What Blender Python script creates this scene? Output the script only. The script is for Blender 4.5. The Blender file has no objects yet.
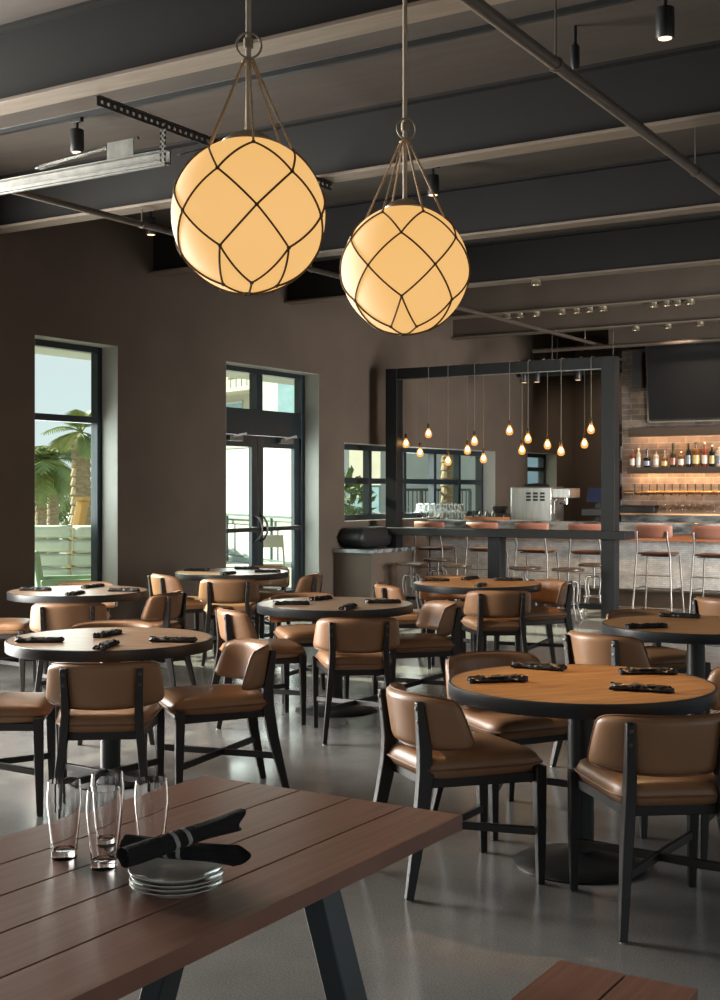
import bpy, math, random
from mathutils import Vector, Matrix, Euler
random.seed(7)
C = bpy.context.scene.collection
PI = math.pi
F, TH, HOR, EYE = 1265.0, math.radians(32.0), 490.0, 1.5
CS, SN = math.cos(TH), math.sin(TH)
def RM(r, z): return (r*CS - z*SN, r*SN + z*CS)          # camera right / depth -> room X, Y
def DIR(a, b):                                           # facing vector -> rotation of a thing whose front is +Y
    x, y = RM(a, b); return math.atan2(-x, y)
def at(px, py, h):                                       # where the sight line through a pixel meets height h
    z = (EYE-h)*F/(py-HOR); r = (px-360)/F*z; return RM(r, z)
def on_y(px, Y):                                         # X of a sight line at room depth Y, and its depth z
    u = (px-360)/F; z = Y/(u*SN+CS); return z*(u*CS-SN), z

# ------------------------------------------------------------------ materials
def nt(name):
    m = bpy.data.materials.new(name); m.use_nodes = True
    t = m.node_tree; return m, t, t.nodes['Principled BSDF']
def setp(b, **k):
    names = {'rough':'Roughness','metal':'Metallic','spec':'Specular IOR Level','coat':'Coat Weight','coatr':'Coat Roughness','ior':'IOR','trans':'Transmission Weight'}
    for a, v in k.items(): b.inputs[names[a]].default_value = v
def mat(name, col, col2=None, scale=6.0, stretch=(1,1,1), bump=0.0, detail=5.0, bscale=None, contrast=(0.3,0.7), coords='Object', **k):
    m, t, b = nt(name)
    setp(b, **k)
    tc = t.nodes.new('ShaderNodeTexCoord'); mp = t.nodes.new('ShaderNodeMapping')
    mp.inputs['Scale'].default_value = stretch
    t.links.new(tc.outputs[coords], mp.inputs['Vector'])
    n = t.nodes.new('ShaderNodeTexNoise'); n.inputs['Scale'].default_value = scale; n.inputs['Detail'].default_value = detail
    t.links.new(mp.outputs[0], n.inputs['Vector'])
    rp = t.nodes.new('ShaderNodeValToRGB')
    c2 = col2 or tuple(x*0.8 for x in col)
    rp.color_ramp.elements[0].position = contrast[0]; rp.color_ramp.elements[1].position = contrast[1]
    rp.color_ramp.elements[0].color = (*c2, 1); rp.color_ramp.elements[1].color = (*col, 1)
    t.links.new(n.outputs['Fac'], rp.inputs['Fac']); t.links.new(rp.outputs['Color'], b.inputs['Base Color'])
    if bump:
        bn = t.nodes.new('ShaderNodeBump'); bn.inputs['Strength'].default_value = bump; bn.inputs['Distance'].default_value = 0.01
        if bscale:
            n2 = t.nodes.new('ShaderNodeTexNoise'); n2.inputs['Scale'].default_value = bscale; n2.inputs['Detail'].default_value = 4
            t.links.new(mp.outputs[0], n2.inputs['Vector']); t.links.new(n2.outputs['Fac'], bn.inputs['Height'])
        else: t.links.new(n.outputs['Fac'], bn.inputs['Height'])
        t.links.new(bn.outputs[0], b.inputs['Normal'])
    return m
def emis(name, col, strength, base=(0.8,0.8,0.8)):
    m, t, b = nt(name)
    b.inputs['Base Color'].default_value = (*base, 1)
    b.inputs['Emission Color'].default_value = (*col, 1); b.inputs['Emission Strength'].default_value = strength
    setp(b, rough=0.4); return m
def pane_mat(name, tint=(0.9,0.96,0.94), refl=1.0):
    m = bpy.data.materials.new(name); m.use_nodes = True; t = m.node_tree; t.nodes.clear()
    o = t.nodes.new('ShaderNodeOutputMaterial'); mx = t.nodes.new('ShaderNodeMixShader'); fr = t.nodes.new('ShaderNodeFresnel')
    tr = t.nodes.new('ShaderNodeBsdfTransparent'); gl = t.nodes.new('ShaderNodeBsdfGlossy')
    fr.inputs['IOR'].default_value = 1.25
    tr.inputs['Color'].default_value = (*tint, 1); gl.inputs['Roughness'].default_value = 0.0
    ge = t.nodes.new('ShaderNodeNewGeometry'); mu = t.nodes.new('ShaderNodeMath'); mu.operation = 'MULTIPLY'; iv = t.nodes.new('ShaderNodeMath'); iv.operation = 'SUBTRACT'; iv.inputs[0].default_value = 1
    t.links.new(ge.outputs['Backfacing'], iv.inputs[1]); t.links.new(fr.outputs[0], mu.inputs[0]); t.links.new(iv.outputs[0], mu.inputs[1]); t.links.new(mu.outputs[0], mx.inputs[0]); t.links.new(tr.outputs[0], mx.inputs[1]); t.links.new(gl.outputs[0], mx.inputs[2])
    t.links.new(mx.outputs[0], o.inputs['Surface']); return m
def glass_mat(name, col=(1,1,1), rough=0.0):
    m, t, b = nt(name); b.inputs['Base Color'].default_value = (*col, 1); setp(b, trans=1.0, rough=rough, ior=1.45); return m
def brick_mat(name, c1, c2, mortar, scale, bw, rh, ms=0.012, rot=(PI/2,0,0), bump=0.4, rough=0.8):
    m, t, b = nt(name); setp(b, rough=rough)
    tc = t.nodes.new('ShaderNodeTexCoord'); mp = t.nodes.new('ShaderNodeMapping'); mp.inputs['Rotation'].default_value = rot
    t.links.new(tc.outputs['Object'], mp.inputs['Vector'])
    br = t.nodes.new('ShaderNodeTexBrick'); br.inputs['Scale'].default_value = scale
    br.inputs['Brick Width'].default_value = bw; br.inputs['Row Height'].default_value = rh; br.inputs['Mortar Size'].default_value = ms
    br.inputs['Color1'].default_value = (*c1,1); br.inputs['Color2'].default_value = (*c2,1); br.inputs['Mortar'].default_value = (*mortar,1)
    t.links.new(mp.outputs[0], br.inputs['Vector'])
    n = t.nodes.new('ShaderNodeTexNoise'); n.inputs['Scale'].default_value = 9; n.inputs['Detail'].default_value = 6
    t.links.new(tc.outputs['Object'], n.inputs['Vector'])
    mx = t.nodes.new('ShaderNodeMix'); mx.data_type = 'RGBA'; mx.blend_type = 'MULTIPLY'; mx.inputs[0].default_value = 0.7
    t.links.new(br.outputs['Color'], mx.inputs[6]); t.links.new(n.outputs['Fac'], mx.inputs[7])
    hs = t.nodes.new('ShaderNodeHueSaturation'); hs.inputs['Saturation'].default_value = 0.9; hs.inputs['Value'].default_value = 1.5
    t.links.new(mx.outputs[2], hs.inputs['Color']); t.links.new(hs.outputs[0], b.inputs['Base Color'])
    bn = t.nodes.new('ShaderNodeBump'); bn.inputs['Strength'].default_value = bump; bn.inputs['Distance'].default_value = 0.01; bn.invert = True
    t.links.new(br.outputs['Fac'], bn.inputs['Height']); t.links.new(bn.outputs[0], b.inputs['Normal'])
    return m

M = {}
def floor_mat():
    m, t, b = nt('polished concrete')
    tc = t.nodes.new('ShaderNodeTexCoord')
    def noise(s, d):
        n = t.nodes.new('ShaderNodeTexNoise'); n.inputs['Scale'].default_value = s; n.inputs['Detail'].default_value = d
        n.inputs['Roughness'].default_value = 0.65
        t.links.new(tc.outputs['Object'], n.inputs['Vector']); return n
    n1, n2, n3 = noise(0.9, 8), noise(160, 3), noise(5, 6)
    r1 = t.nodes.new('ShaderNodeValToRGB'); e = r1.color_ramp.elements
    e[0].position = .32; e[0].color = (.150,.149,.146,1); e[1].position = .68; e[1].color = (.235,.232,.226,1)
    t.links.new(n1.outputs['Fac'], r1.inputs['Fac'])
    r2 = t.nodes.new('ShaderNodeValToRGB'); e = r2.color_ramp.elements
    e[0].position = .35; e[0].color = (.72,.71,.70,1); e[1].position = .7; e[1].color = (1.3,1.3,1.28,1)
    t.links.new(n2.outputs['Fac'], r2.inputs['Fac'])
    mx = t.nodes.new('ShaderNodeMix'); mx.data_type = 'RGBA'; mx.blend_type = 'MULTIPLY'; mx.inputs[0].default_value = 1
    t.links.new(r1.outputs[0], mx.inputs[6]); t.links.new(r2.outputs[0], mx.inputs[7]); t.links.new(mx.outputs[2], b.inputs['Base Color'])
    mr = t.nodes.new('ShaderNodeMapRange'); mr.inputs[3].default_value = .14; mr.inputs[4].default_value = .27
    t.links.new(n3.outputs['Fac'], mr.inputs[0]); t.links.new(mr.outputs[0], b.inputs['Roughness'])
    setp(b, spec=0.6); return m
M['floor'] = floor_mat()
M['plaster'] = mat('brown plaster', (.122,.088,.065), (.096,.070,.052), scale=1.6, bump=.15, bscale=30, rough=.75)
M['ceiling'] = mat('dark painted deck', (.066,.050,.039), (.048,.039,.032), scale=2, stretch=(1,6,1), rough=.7)
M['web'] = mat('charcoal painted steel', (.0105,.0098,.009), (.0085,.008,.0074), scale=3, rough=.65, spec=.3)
M['flange'] = mat('bounce lit tan flange', (.20,.158,.12), (.14,.11,.083), scale=3, stretch=(1,8,1), rough=.5)  # floor bounce on the beam undersides is put into this tan
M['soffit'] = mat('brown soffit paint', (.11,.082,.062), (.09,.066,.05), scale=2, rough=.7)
M['frame'] = mat('dark bronze window frame', (.014,.023,.029), scale=8, rough=.35)
M['reveal'] = M['plaster']
M['pane'] = pane_mat('window pane')
M['black'] = mat('satin black metal', (.018,.019,.020), (.013,.014,.015), scale=20, rough=.42)
M['steelblue'] = mat('dark grey blue steel', (.035,.047,.055), (.03,.04,.047), scale=12, rough=.38, metal=.2)
M['galv'] = mat('galvanised steel', (.22,.22,.20), (.15,.15,.14), scale=14, rough=.45, metal=.85)
M['darkgalv'] = mat('dull perforated steel', (.075,.065,.055), scale=14, rough=.5, metal=.4)
M['pipe'] = mat('painted sprinkler pipe', (.10,.078,.06), (.08,.06,.047), scale=8, rough=.42)
M['chrome'] = mat('brushed chrome', (.6,.6,.58), (.5,.5,.48), scale=25, rough=.25, metal=1.0)
M['legwood'] = mat('espresso stained wood', (.017,.012,.0105), (.011,.0085,.008), scale=5, stretch=(12,12,1), rough=.42)
M['leather'] = mat('tan leather', (.345,.182,.092), (.27,.138,.068), scale=4, bump=.08, bscale=170, rough=.38)
M['seam'] = mat('leather piping', (.22,.10,.05), scale=20, rough=.5)
M['oak'] = mat('oak veneer', (.48,.25,.092), (.29,.13,.044), scale=3.2, stretch=(1.2,22,1), detail=7, rough=.32, contrast=(.38,.62))
M['oakgrey'] = mat('greyer oak veneer', (.36,.225,.135), (.20,.115,.066), scale=3.2, stretch=(1.2,22,1), detail=7, rough=.34, contrast=(.38,.62))  # same oak grain in a greyer, less orange tone
M['edge'] = mat('black table edging', (.020,.022,.025), scale=12, rough=.4)
M['plank'] = mat('red brown plank', (.33,.165,.112), (.20,.092,.062), scale=2.6, stretch=(26,1.3,1), detail=7, rough=.30, contrast=(.25,.75))
M['napkin'] = mat('black napkin cloth', (.010,.010,.012), scale=60, bump=.5, bscale=300, rough=.85)
M['napkinsheen'] = mat('black folded napkin', (.014,.014,.016), scale=30, bump=.6, bscale=40, rough=.42)
M['stripe'] = mat('grey woven stripe', (.42,.42,.40), scale=60, rough=.85)
M['china'] = mat('white glazed china', (.68,.66,.61), (.62,.60,.56), scale=4, rough=.15)
M['glass'] = glass_mat('drinking glass')
M['globe'] = emis('glowing opal globe', (1.0,.56,.175), .84, base=(.34,.29,.25))
M['stoolmetal'] = mat('dull grey metal', (.26,.245,.23), (.19,.18,.17), scale=14, rough=.42, metal=.8)
M['boltmetal'] = mat('dark bolt metal', (.10,.09,.085), scale=14, rough=.4, metal=.8)
M['globe'].node_tree.nodes['Principled BSDF'].inputs['Roughness'].default_value = .7; M['globe'].node_tree.nodes['Principled BSDF'].inputs['Specular IOR Level'].default_value = .2
M['brass'] = mat('pale champagne metal', (.36,.30,.22), scale=12, rough=.4, metal=.7)
M['rod'] = mat('cream painted rod', (.42,.35,.27), scale=12, rough=.4)
M['rope'] = mat('hemp rope', (.145,.088,.046), (.07,.042,.022), scale=120, bump=.6, rough=.9)
M['ropepale'] = mat('pale hemp rope', (.52,.38,.24), (.32,.22,.13), scale=120, bump=.6, rough=.9)
M['bulb'] = emis('glowing filament core', (1.0,.58,.2), 22.0)
def amber_halo_glass():
    m = bpy.data.materials.new('amber halo glass'); m.use_nodes = True; t = m.node_tree; t.nodes.clear()
    o = t.nodes.new('ShaderNodeOutputMaterial'); mx = t.nodes.new('ShaderNodeMixShader'); tr = t.nodes.new('ShaderNodeBsdfTransparent'); em = t.nodes.new('ShaderNodeEmission')
    em.inputs['Color'].default_value = (1,.42,.11,1); em.inputs['Strength'].default_value = 1.7; mx.inputs[0].default_value = .45  # shell emission stands in for the halo around each filament
    t.links.new(tr.outputs[0], mx.inputs[1]); t.links.new(em.outputs[0], mx.inputs[2]); t.links.new(mx.outputs[0], o.inputs['Surface']); return m
M['amber'] = amber_halo_glass()
M['spotlens'] = emis('warm spot lens', (1.0,.6,.28), 2.5)
M['socket'] = mat('aged brass socket', (.10,.065,.03), scale=20, rough=.4, metal=.7)
M['cord'] = mat('dark cloth cord', (.05,.042,.035), scale=40, rough=.8)
M['wire'] = mat('pale cloth cord', (.20,.17,.14), scale=40, rough=.8)
M['partition'] = mat('black painted timber', (.012,.013,.0145), (.009,.010,.011), scale=6, rough=.5, spec=.3)
M['marble'] = mat('veined dark marble', (.26,.28,.29), (.045,.056,.064), scale=2.2, stretch=(1.2,5,4), detail=9, rough=.18, contrast=(.42,.62))
M['barwood'] = mat('orange walnut', (.40,.165,.075), (.28,.105,.048), scale=4, stretch=(1,14,14), rough=.4)
M['tile'] = brick_mat('pale glazed tile', (.55,.55,.53), (.43,.43,.415), (.36,.355,.34), 1.0, .075, .025, .003, bump=.3, rough=.4)
M['brick'] = brick_mat('grey brown brick', (.215,.162,.133), (.125,.097,.084), (.25,.21,.18), 1.0, .27, .084, .006)
M['shelf'] = mat('dark oak shelf', (.060,.038,.024), (.04,.025,.016), scale=4, stretch=(2,16,16), rough=.5)
M['copper'] = mat('polished copper', (.75,.42,.20), scale=10, rough=.3, metal=1.0)
M['terra'] = mat('terracotta leather', (.33,.135,.088), (.28,.112,.07), scale=6, rough=.5)
M['walnut'] = mat('walnut seat', (.20,.082,.042), (.13,.052,.028), scale=4, stretch=(2,14,2), rough=.4)
M['darkseat'] = mat('dark elm seat', (.11,.07,.048), (.07,.045,.03), scale=4, stretch=(2,14,2), rough=.32)
M['screen'] = mat('black tv glass', (.007,.007,.0073), scale=2, rough=.5, spec=.2)
M['bluescreen'] = mat('dark blue screen', (.02,.03,.075), scale=2, rough=.2)
M['stainless'] = mat('stainless steel', (.62,.60,.57), (.45,.44,.42), scale=3, stretch=(8,8,.6), rough=.28, metal=.85)
M['led'] = emis('warm led strip', (1.0,.52,.2), 1.2)
M['chair_black'] = mat('black vinyl', (.016,.016,.017), scale=10, rough=.5)
# outside
M['deck'] = mat('pale patio paving', (.40,.40,.37), (.33,.33,.31), scale=2, rough=.8)
M['stucco'] = mat('cream stucco', (.52,.49,.41), (.47,.44,.38), scale=3, rough=.85)
M['whitewall'] = mat('white stucco', (.58,.60,.57), (.53,.56,.53), scale=3, rough=.85)
M['bluewall'] = mat('pale blue siding', (.42,.52,.58), (.38,.48,.54), scale=3, rough=.7)
M['sofa'] = mat('pale outdoor cushion', (.62,.67,.58), (.56,.61,.53), scale=8, rough=.8)
M['palmtrunk'] = mat('palm trunk fibre', (.36,.27,.17), (.18,.13,.08), scale=9, stretch=(1,1,5), bump=.8, rough=.9)
M['frond'] = mat('palm frond green', (.27,.31,.10), (.12,.17,.045), scale=3, rough=.5)
M['leaf'] = mat('shrub green', (.13,.19,.07), (.07,.11,.035), scale=5, rough=.6)
M['planter'] = mat('grey green planter concrete', (.30,.34,.31), scale=4, rough=.8)
M['winblue'] = mat('blue house glass', (.30,.45,.52), scale=3, rough=.15)
M['timber'] = mat('amber timber', (.55,.30,.08), scale=4, stretch=(1,1,.2), rough=.7)

# ------------------------------------------------------------------ mesh building
class MB:
    def __init__(s): s.v = []; s.f = []
    def add(s, vs, fs):
        o = len(s.v); s.v += [tuple(v) for v in vs]; s.f += [tuple(i+o for i in f) for f in fs]; return s
    def box(s, lo, hi, mx=None):
        (a,b,c),(d,e,g) = lo, hi
        vs = [Vector(p) for p in ((a,b,c),(d,b,c),(d,e,c),(a,e,c),(a,b,g),(d,b,g),(d,e,g),(a,e,g))]
        if mx: vs = [mx @ v for v in vs]
        return s.add(vs, [(0,3,2,1),(4,5,6,7),(0,1,5,4),(1,2,6,5),(2,3,7,6),(3,0,4,7)])
    def cbox(s, c, size, rot=(0,0,0)):
        mx = Matrix.Translation(c) @ Euler(rot).to_matrix().to_4x4()
        h = [x/2 for x in size]; return s.box((-h[0],-h[1],-h[2]), (h[0],h[1],h[2]), mx)
    def bar(s, p0, p1, w0, d0, w1=None, d1=None, up=(1,0,0)):
        """tapered rectangular bar; w measured along 'up', d across"""
        w1 = w0 if w1 is None else w1; d1 = d0 if d1 is None else d1
        p0, p1 = Vector(p0), Vector(p1); t = (p1-p0).normalized(); u = Vector(up); u = (u - t*u.dot(t)).normalized(); w = t.cross(u)
        vs = []
        for p, a, b in ((p0,w0,d0),(p1,w1,d1)):
            for sx, sy in ((-1,-1),(1,-1),(1,1),(-1,1)): vs.append(p + u*sx*a/2 + w*sy*b/2)
        return s.add(vs, [(0,3,2,1),(4,5,6,7),(0,1,5,4),(1,2,6,5),(2,3,7,6),(3,0,4,7)])
    def poly(s, pts, secs, up=(1,0,0)):
        """rectangular sections (w, d) swept along points, one continuous skin"""
        pts = [Vector(p) for p in pts]; n = len(pts); vs = []; fs = []
        for i, p in enumerate(pts):
            t = (pts[min(i+1,n-1)] - pts[max(i-1,0)]).normalized(); u = Vector(up); u = (u - t*u.dot(t)).normalized(); w = t.cross(u)
            a, b = secs[i]
            for sx, sy in ((-1,-1),(1,-1),(1,1),(-1,1)): vs.append(p + u*sx*a/2 + w*sy*b/2)
        for i in range(n-1):
            for k in range(4): fs.append((i*4+k, i*4+(k+1)%4, i*4+4+(k+1)%4, i*4+4+k))
        fs += [(3,2,1,0), tuple((n-1)*4+k for k in range(4))]
        return s.add(vs, fs)
    def tube(s, pts, r, n=8, close=False, r1=None):
        pts = [Vector(p) for p in pts]; m = len(pts); vs = []; fs = []; pu = None
        for i, p in enumerate(pts):
            if close: t = pts[(i+1)%m] - pts[i-1]
            else: t = pts[min(i+1,m-1)] - pts[max(i-1,0)]
            t.normalize()
            if pu is None:
                pu = t.orthogonal()
            u = pu - t*pu.dot(t); 
            if u.length < 1e-6: u = t.orthogonal()
            u.normalize(); pu = u; w = t.cross(u)
            rr = r if r1 is None else r + (r1-r)*i/(m-1)
            for k in range(n):
                a = 2*PI*k/n; vs.append(p + u*math.cos(a)*rr + w*math.sin(a)*rr)
        for i in range(m if close else m-1):
            j = (i+1) % m
            for k in range(n): fs.append((i*n+k, i*n+(k+1)%n, j*n+(k+1)%n, j*n+k))
        if not close: fs += [tuple(reversed(range(n))), tuple((m-1)*n+k for k in range(n))]
        return s.add(vs, fs)
    def lathe(s, prof, c=(0,0,0), n=32, mx=None, cap=True):
        vs = []; fs = []; c = Vector(c)
        for r, z in prof:
            for k in range(n):
                a = 2*PI*k/n; p = Vector((r*math.cos(a), r*math.sin(a), z)); vs.append((mx @ p if mx else p) + c)
        m = len(prof)
        for i in range(m-1):
            for k in range(n): fs.append((i*n+k, i*n+(k+1)%n, (i+1)*n+(k+1)%n, (i+1)*n+k))
        if cap and prof[0][0] > 1e-5: fs.append(tuple(reversed(range(n))))
        if cap and prof[-1][0] > 1e-5: fs.append(tuple((m-1)*n+k for k in range(n)))
        return s.add(vs, fs)
    def sheet(s, fn, nu, nv):
        """closed solid from fn(u, v, side) -> point, u, v in [-1, 1], side = +1 / -1"""
        vs = []; fs = []; W = nv+1
        for side in (1,-1):
            for i in range(nu+1):
                for j in range(nv+1): vs.append(fn(-1+2*i/nu, -1+2*j/nv, side))
        o = (nu+1)*W
        for i in range(nu):
            for j in range(nv):
                a = i*W+j; fs.append((a, a+W, a+W+1, a+1)); fs.append((o+a, o+a+1, o+a+W+1, o+a+W))
        ring = [i*W for i in range(nu+1)] + [nu*W+j for j in range(1,nv+1)] + [i*W+nv for i in range(nu-1,-1,-1)] + [j for j in range(nv-1,0,-1)]
        for k in range(len(ring)):
            a, b = ring[k], ring[(k+1)%len(ring)]; fs.append((a, o+a, o+b, b))
        return s.add(vs, fs)
    def build(s, name, m, parent=None, smooth=True, bevel=0.0, segs=2, angle=40):
        me = bpy.data.meshes.new(name); me.from_pydata(s.v, [], s.f); me.update()
        import bmesh
        bm = bmesh.new(); bm.from_mesh(me); bmesh.ops.remove_doubles(bm, verts=bm.verts, dist=1e-6); bmesh.ops.recalc_face_normals(bm, faces=bm.faces); bm.to_mesh(me); bm.free()
        o = bpy.data.objects.new(name, me); C.objects.link(o); me.materials.append(M[m] if isinstance(m, str) else m)
        if parent: o.parent = parent
        if smooth:
            me.shade_smooth()
            try: me.set_sharp_from_angle(angle=math.radians(angle))
            except Exception: pass
        if bevel:
            b = o.modifiers.new('bevel', 'BEVEL'); b.width = bevel; b.segments = segs; b.limit_method = 'ANGLE'; b.angle_limit = math.radians(35)
        return o
def tag(o, label=None, cat=None, group=None, kind=None):
    if label: o['label'] = label
    if cat: o['category'] = cat
    if group: o['group'] = group
    if kind: o['kind'] = kind
    return o
def thing(name, label, cat, loc=(0,0,0), rz=0, group=None):
    o = bpy.data.objects.new(name, None); C.objects.link(o); o.location = loc; o.rotation_euler = (0,0,rz); o.empty_display_size = .1
    return tag(o, label, cat, group)
def copy_tree(o, parent=None):
    c = o.copy(); C.objects.link(c)
    if parent: c.parent = parent
    for ch in list(o.children): copy_tree(ch, c)
    return c
class Proto:
    """first use places the original, later uses place copies of it and its parts"""
    def __init__(s, root): s.root = root; s.used = False
    def put(s, loc, rz=0, label=None, group=None):
        o = s.root if not s.used else copy_tree(s.root); s.used = True
        o.location = loc; o.rotation_euler = (0,0,rz)
        if label: o['label'] = label
        if group: o['group'] = group
        return o

# ================================================================== THE ROOM
WX, XR, YB, YR, CEIL = -8.64, 3.0, 21.0, -4.0, 4.14
WT = 0.35
def struct(mb, name, m, label=None, **k):
    return tag(mb.build(name, m, **k), label, None, None, 'structure')
struct(MB().box((WX-WT, YR-.2, -.2), (XR+.2, YB+.2, 0)), 'floor', 'floor', 'polished grey concrete floor', smooth=False)
struct(MB().box((WX-WT, YR-.2, CEIL), (XR+.2, YB+.2, CEIL+.25)), 'ceiling', 'ceiling', 'dark painted ceiling deck', smooth=False)
GAR = (2.0, 6.9, .0, 3.05)
W1 = (8.22, 9.32, .35, 2.92); D1 = (11.04, 12.88, 0, 2.92); W3 = (13.45, 17.80, 1.10, 2.10); W4 = (19.0, 20.2, .85, 2.12)
def holed_wall(mb, holes, y0, y1, ztop, place):
    y = y0
    for a, b, c, d in sorted(holes):
        place(mb, y, a, 0, ztop)
        if c > 0: place(mb, a, b, 0, c)
        place(mb, a, b, d, ztop); y = b
    place(mb, y, y1, 0, ztop)
wl = MB()
holed_wall(wl, [GAR, W1, D1, W3, W4], YR-.2, YB+.2, CEIL, lambda m,a,b,c,d: m.box((WX-WT,a,c),(WX,b,d)))
struct(wl, 'wall_left', 'plaster', 'brown plastered wall with window and door openings', smooth=False)
struct(MB().box((WX, YB, 0), (XR, YB+.2, CEIL)), 'wall_back', 'plaster', 'brown plastered wall beyond the bar', smooth=False)
RW = [(-2.0,1.2,.3,3.0),(2.4,5.6,.3,3.0),(6.8,10.0,.3,3.0),(11.2,14.4,.3,3.0)]
wr = MB(); holed_wall(wr, RW, YR, YB, CEIL, lambda m,a,b,c,d: m.box((XR,a,c),(XR+.2,b,d)))
struct(wr, 'wall_right', 'plaster', smooth=False)
RR = [(-7.6,-4.4,.3,3.0),(-3.2,0.2,.3,3.0)]
wb = MB(); holed_wall(wb, RR, WX, XR, CEIL, lambda m,a,b,c,d: m.box((a,YR-.2,c),(b,YR,d)))
struct(wb, 'wall_rear', 'plaster', smooth=False)
BY, BX = 17.9, -6.62
struct(MB().box((BX, BY, 0), (XR, BY+.25, 3.56)), 'wall_brick', 'brick', 'grey brown brick wall behind the bar', smooth=False)
struct(MB().box((BX, BY-.55, 3.60), (XR, BY+.25, CEIL)), 'trim_1', 'soffit', 'brown soffit over the bar wall', smooth=False)

def frame_x(name, Y0, Y1, Z0, Z1, vs, hs, label, fw=.06, dep=.09, xin=WX-.21, parent=None):
    """window in the left wall: frame bars + one pane mesh"""
    root = bpy.data.objects.new(name, None); C.objects.link(root); root.location = (xin, (Y0+Y1)/2, Z0); tag(root, label, None, None, 'structure')
    fb = MB(); ox, oy, oz = xin, (Y0+Y1)/2, Z0
    def b(y0,y1,z0,z1,e=0): fb.box((-dep-e, y0-oy, z0-oz), (e, y1-oy, z1-oz))
    b(Y0,Y0+fw,Z0,Z1); b(Y1-fw,Y1,Z0,Z1); b(Y0+fw,Y1-fw,Z0,Z0+fw); b(Y0+fw,Y1-fw,Z1-fw,Z1)
    for y in vs: b(y-fw/2,y+fw/2,Z0+fw,Z1-fw,.004)
    for z in hs: b(Y0+fw,Y1-fw,z-fw/2,z+fw/2,.002)
    fb.build('window_frame', 'frame', root, bevel=.004)
    pm = MB(); pm.box((-.052, Y0+fw*.6-oy, fw*.6), (-.046, Y1-fw*.6-oy, Z1-Z0-fw*.6)); pm.build('pane', 'pane', root, smooth=False)
    return root
frame_x('window_1', *W1, [], [2.19], 'tall two pane window onto the palm patio', fw=.065)
frame_x('window_2', *W3, [13.45+.97, 13.45+1.90, 13.45+2.78, 13.45+3.55], [1.62], 'wide gridded window behind the bulb partition', fw=.075)
frame_x('window_3', *W4, [], [1.85], 'small window beyond the bar', fw=.07)
frame_x('window_4', *GAR, [2.0+4.9*k/4 for k in (1,2,3)], [.75,1.5,2.25], None, fw=.07, dep=.05, xin=WX-.1)
M['reveal'] = mat('pale daylit jamb plaster', (.44,.43,.40), (.38,.37,.34), scale=3, rough=.7)  # pale tone also carries the daylight that brightens the jambs
for n_, (a, b, c, d) in enumerate((W1, D1, W3, W4)):
    rv = MB(); q = .006; x0, x1 = WX-.205, WX-.002
    rv.box((x0,b-q,c),(x1,b,d)); rv.box((x0,a,c),(x1,a+q,d)); rv.box((x0,a+q,d-q),(x1,b-q,d))
    if c > 0: rv.box((x0,a+q,c),(x1,b-q,c+q))
    struct(rv, 'trim_%d' % (n_+2), 'reveal', 'pale daylit plaster reveal lining a wall opening', smooth=False)
# double glass door with transom
dr = bpy.data.objects.new('door_1', None); C.objects.link(dr); DX = WX-.22; dyc = (D1[0]+D1[1])/2; dr.location = (DX, dyc, 0)
tag(dr, 'dark framed glass double door with transom', None, None, 'structure')
hw = (D1[1]-D1[0])/2
fb = MB()
for lo, hi in (((-.11,-hw,0),(0,-hw+.06,2.92)), ((-.11,hw-.06,0),(0,hw,2.92)), ((-.11,-hw+.06,2.86),(0,hw-.06,2.92)), ((-.11,-hw+.06,2.14),(0,hw-.06,2.44)), ((-.11,-.06,2.44),(0,.06,2.86))): fb.box(lo, hi)
fb.build('door_frame', 'frame', dr, bevel=.004)
MB().box((-.06,-hw+.05,2.43),(-.054,hw-.05,2.87)).build('transom_pane', 'pane', dr, smooth=False)
for sgn in (-1,1):
    y0, y1 = sorted((sgn*.006, sgn*(hw-.065)))
    lf = MB(); st = .105
    lf.box((-.075,y0,.01),(-.03,y0+st,2.135)); lf.box((-.075,y1-st,.01),(-.03,y1,2.135)); lf.box((-.075,y0+st,.01),(-.03,y1-st,.28)); lf.box((-.075,y0+st,2.0),(-.03,y1-st,2.135))
    leaf = lf.build('door_leaf', 'frame', dr, bevel=.004)
    MB().box((-.056,y0+st-.01,.27),(-.05,y1-st+.01,2.01)).build('door_pane', 'pane', leaf, smooth=False)
    pb = MB(); pb.box((-.03,y0+.05,1.01),(.045,y0+.11,1.07)); pb.box((-.03,y1-.11,1.01),(.045,y1-.05,1.07)); pb.box((.02,y0+.05,1.015),(.05,y1-.05,1.065))
    pb.build('push_bar', 'black', leaf, bevel=.005)
    yh = sgn*.055
    MB().tube([(-.03,yh,.90),(.03,yh,.93),(.07,yh,1.0),(.07,yh,1.1),(.03,yh,1.17),(-.03,yh,1.20)], .013).build('pull_handle', 'boltmetal', leaf)
    cl = MB(); ys = sgn*(hw-.42); cl.box((-.03,ys-.12,2.06),(.05,ys+.12,2.12)); cl.bar((.03,ys-.1,2.10),(.10,ys+.12,2.15),.03,.012,up=(0,0,1))
    cl.build('door_closer', 'galv', leaf, bevel=.004)

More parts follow.
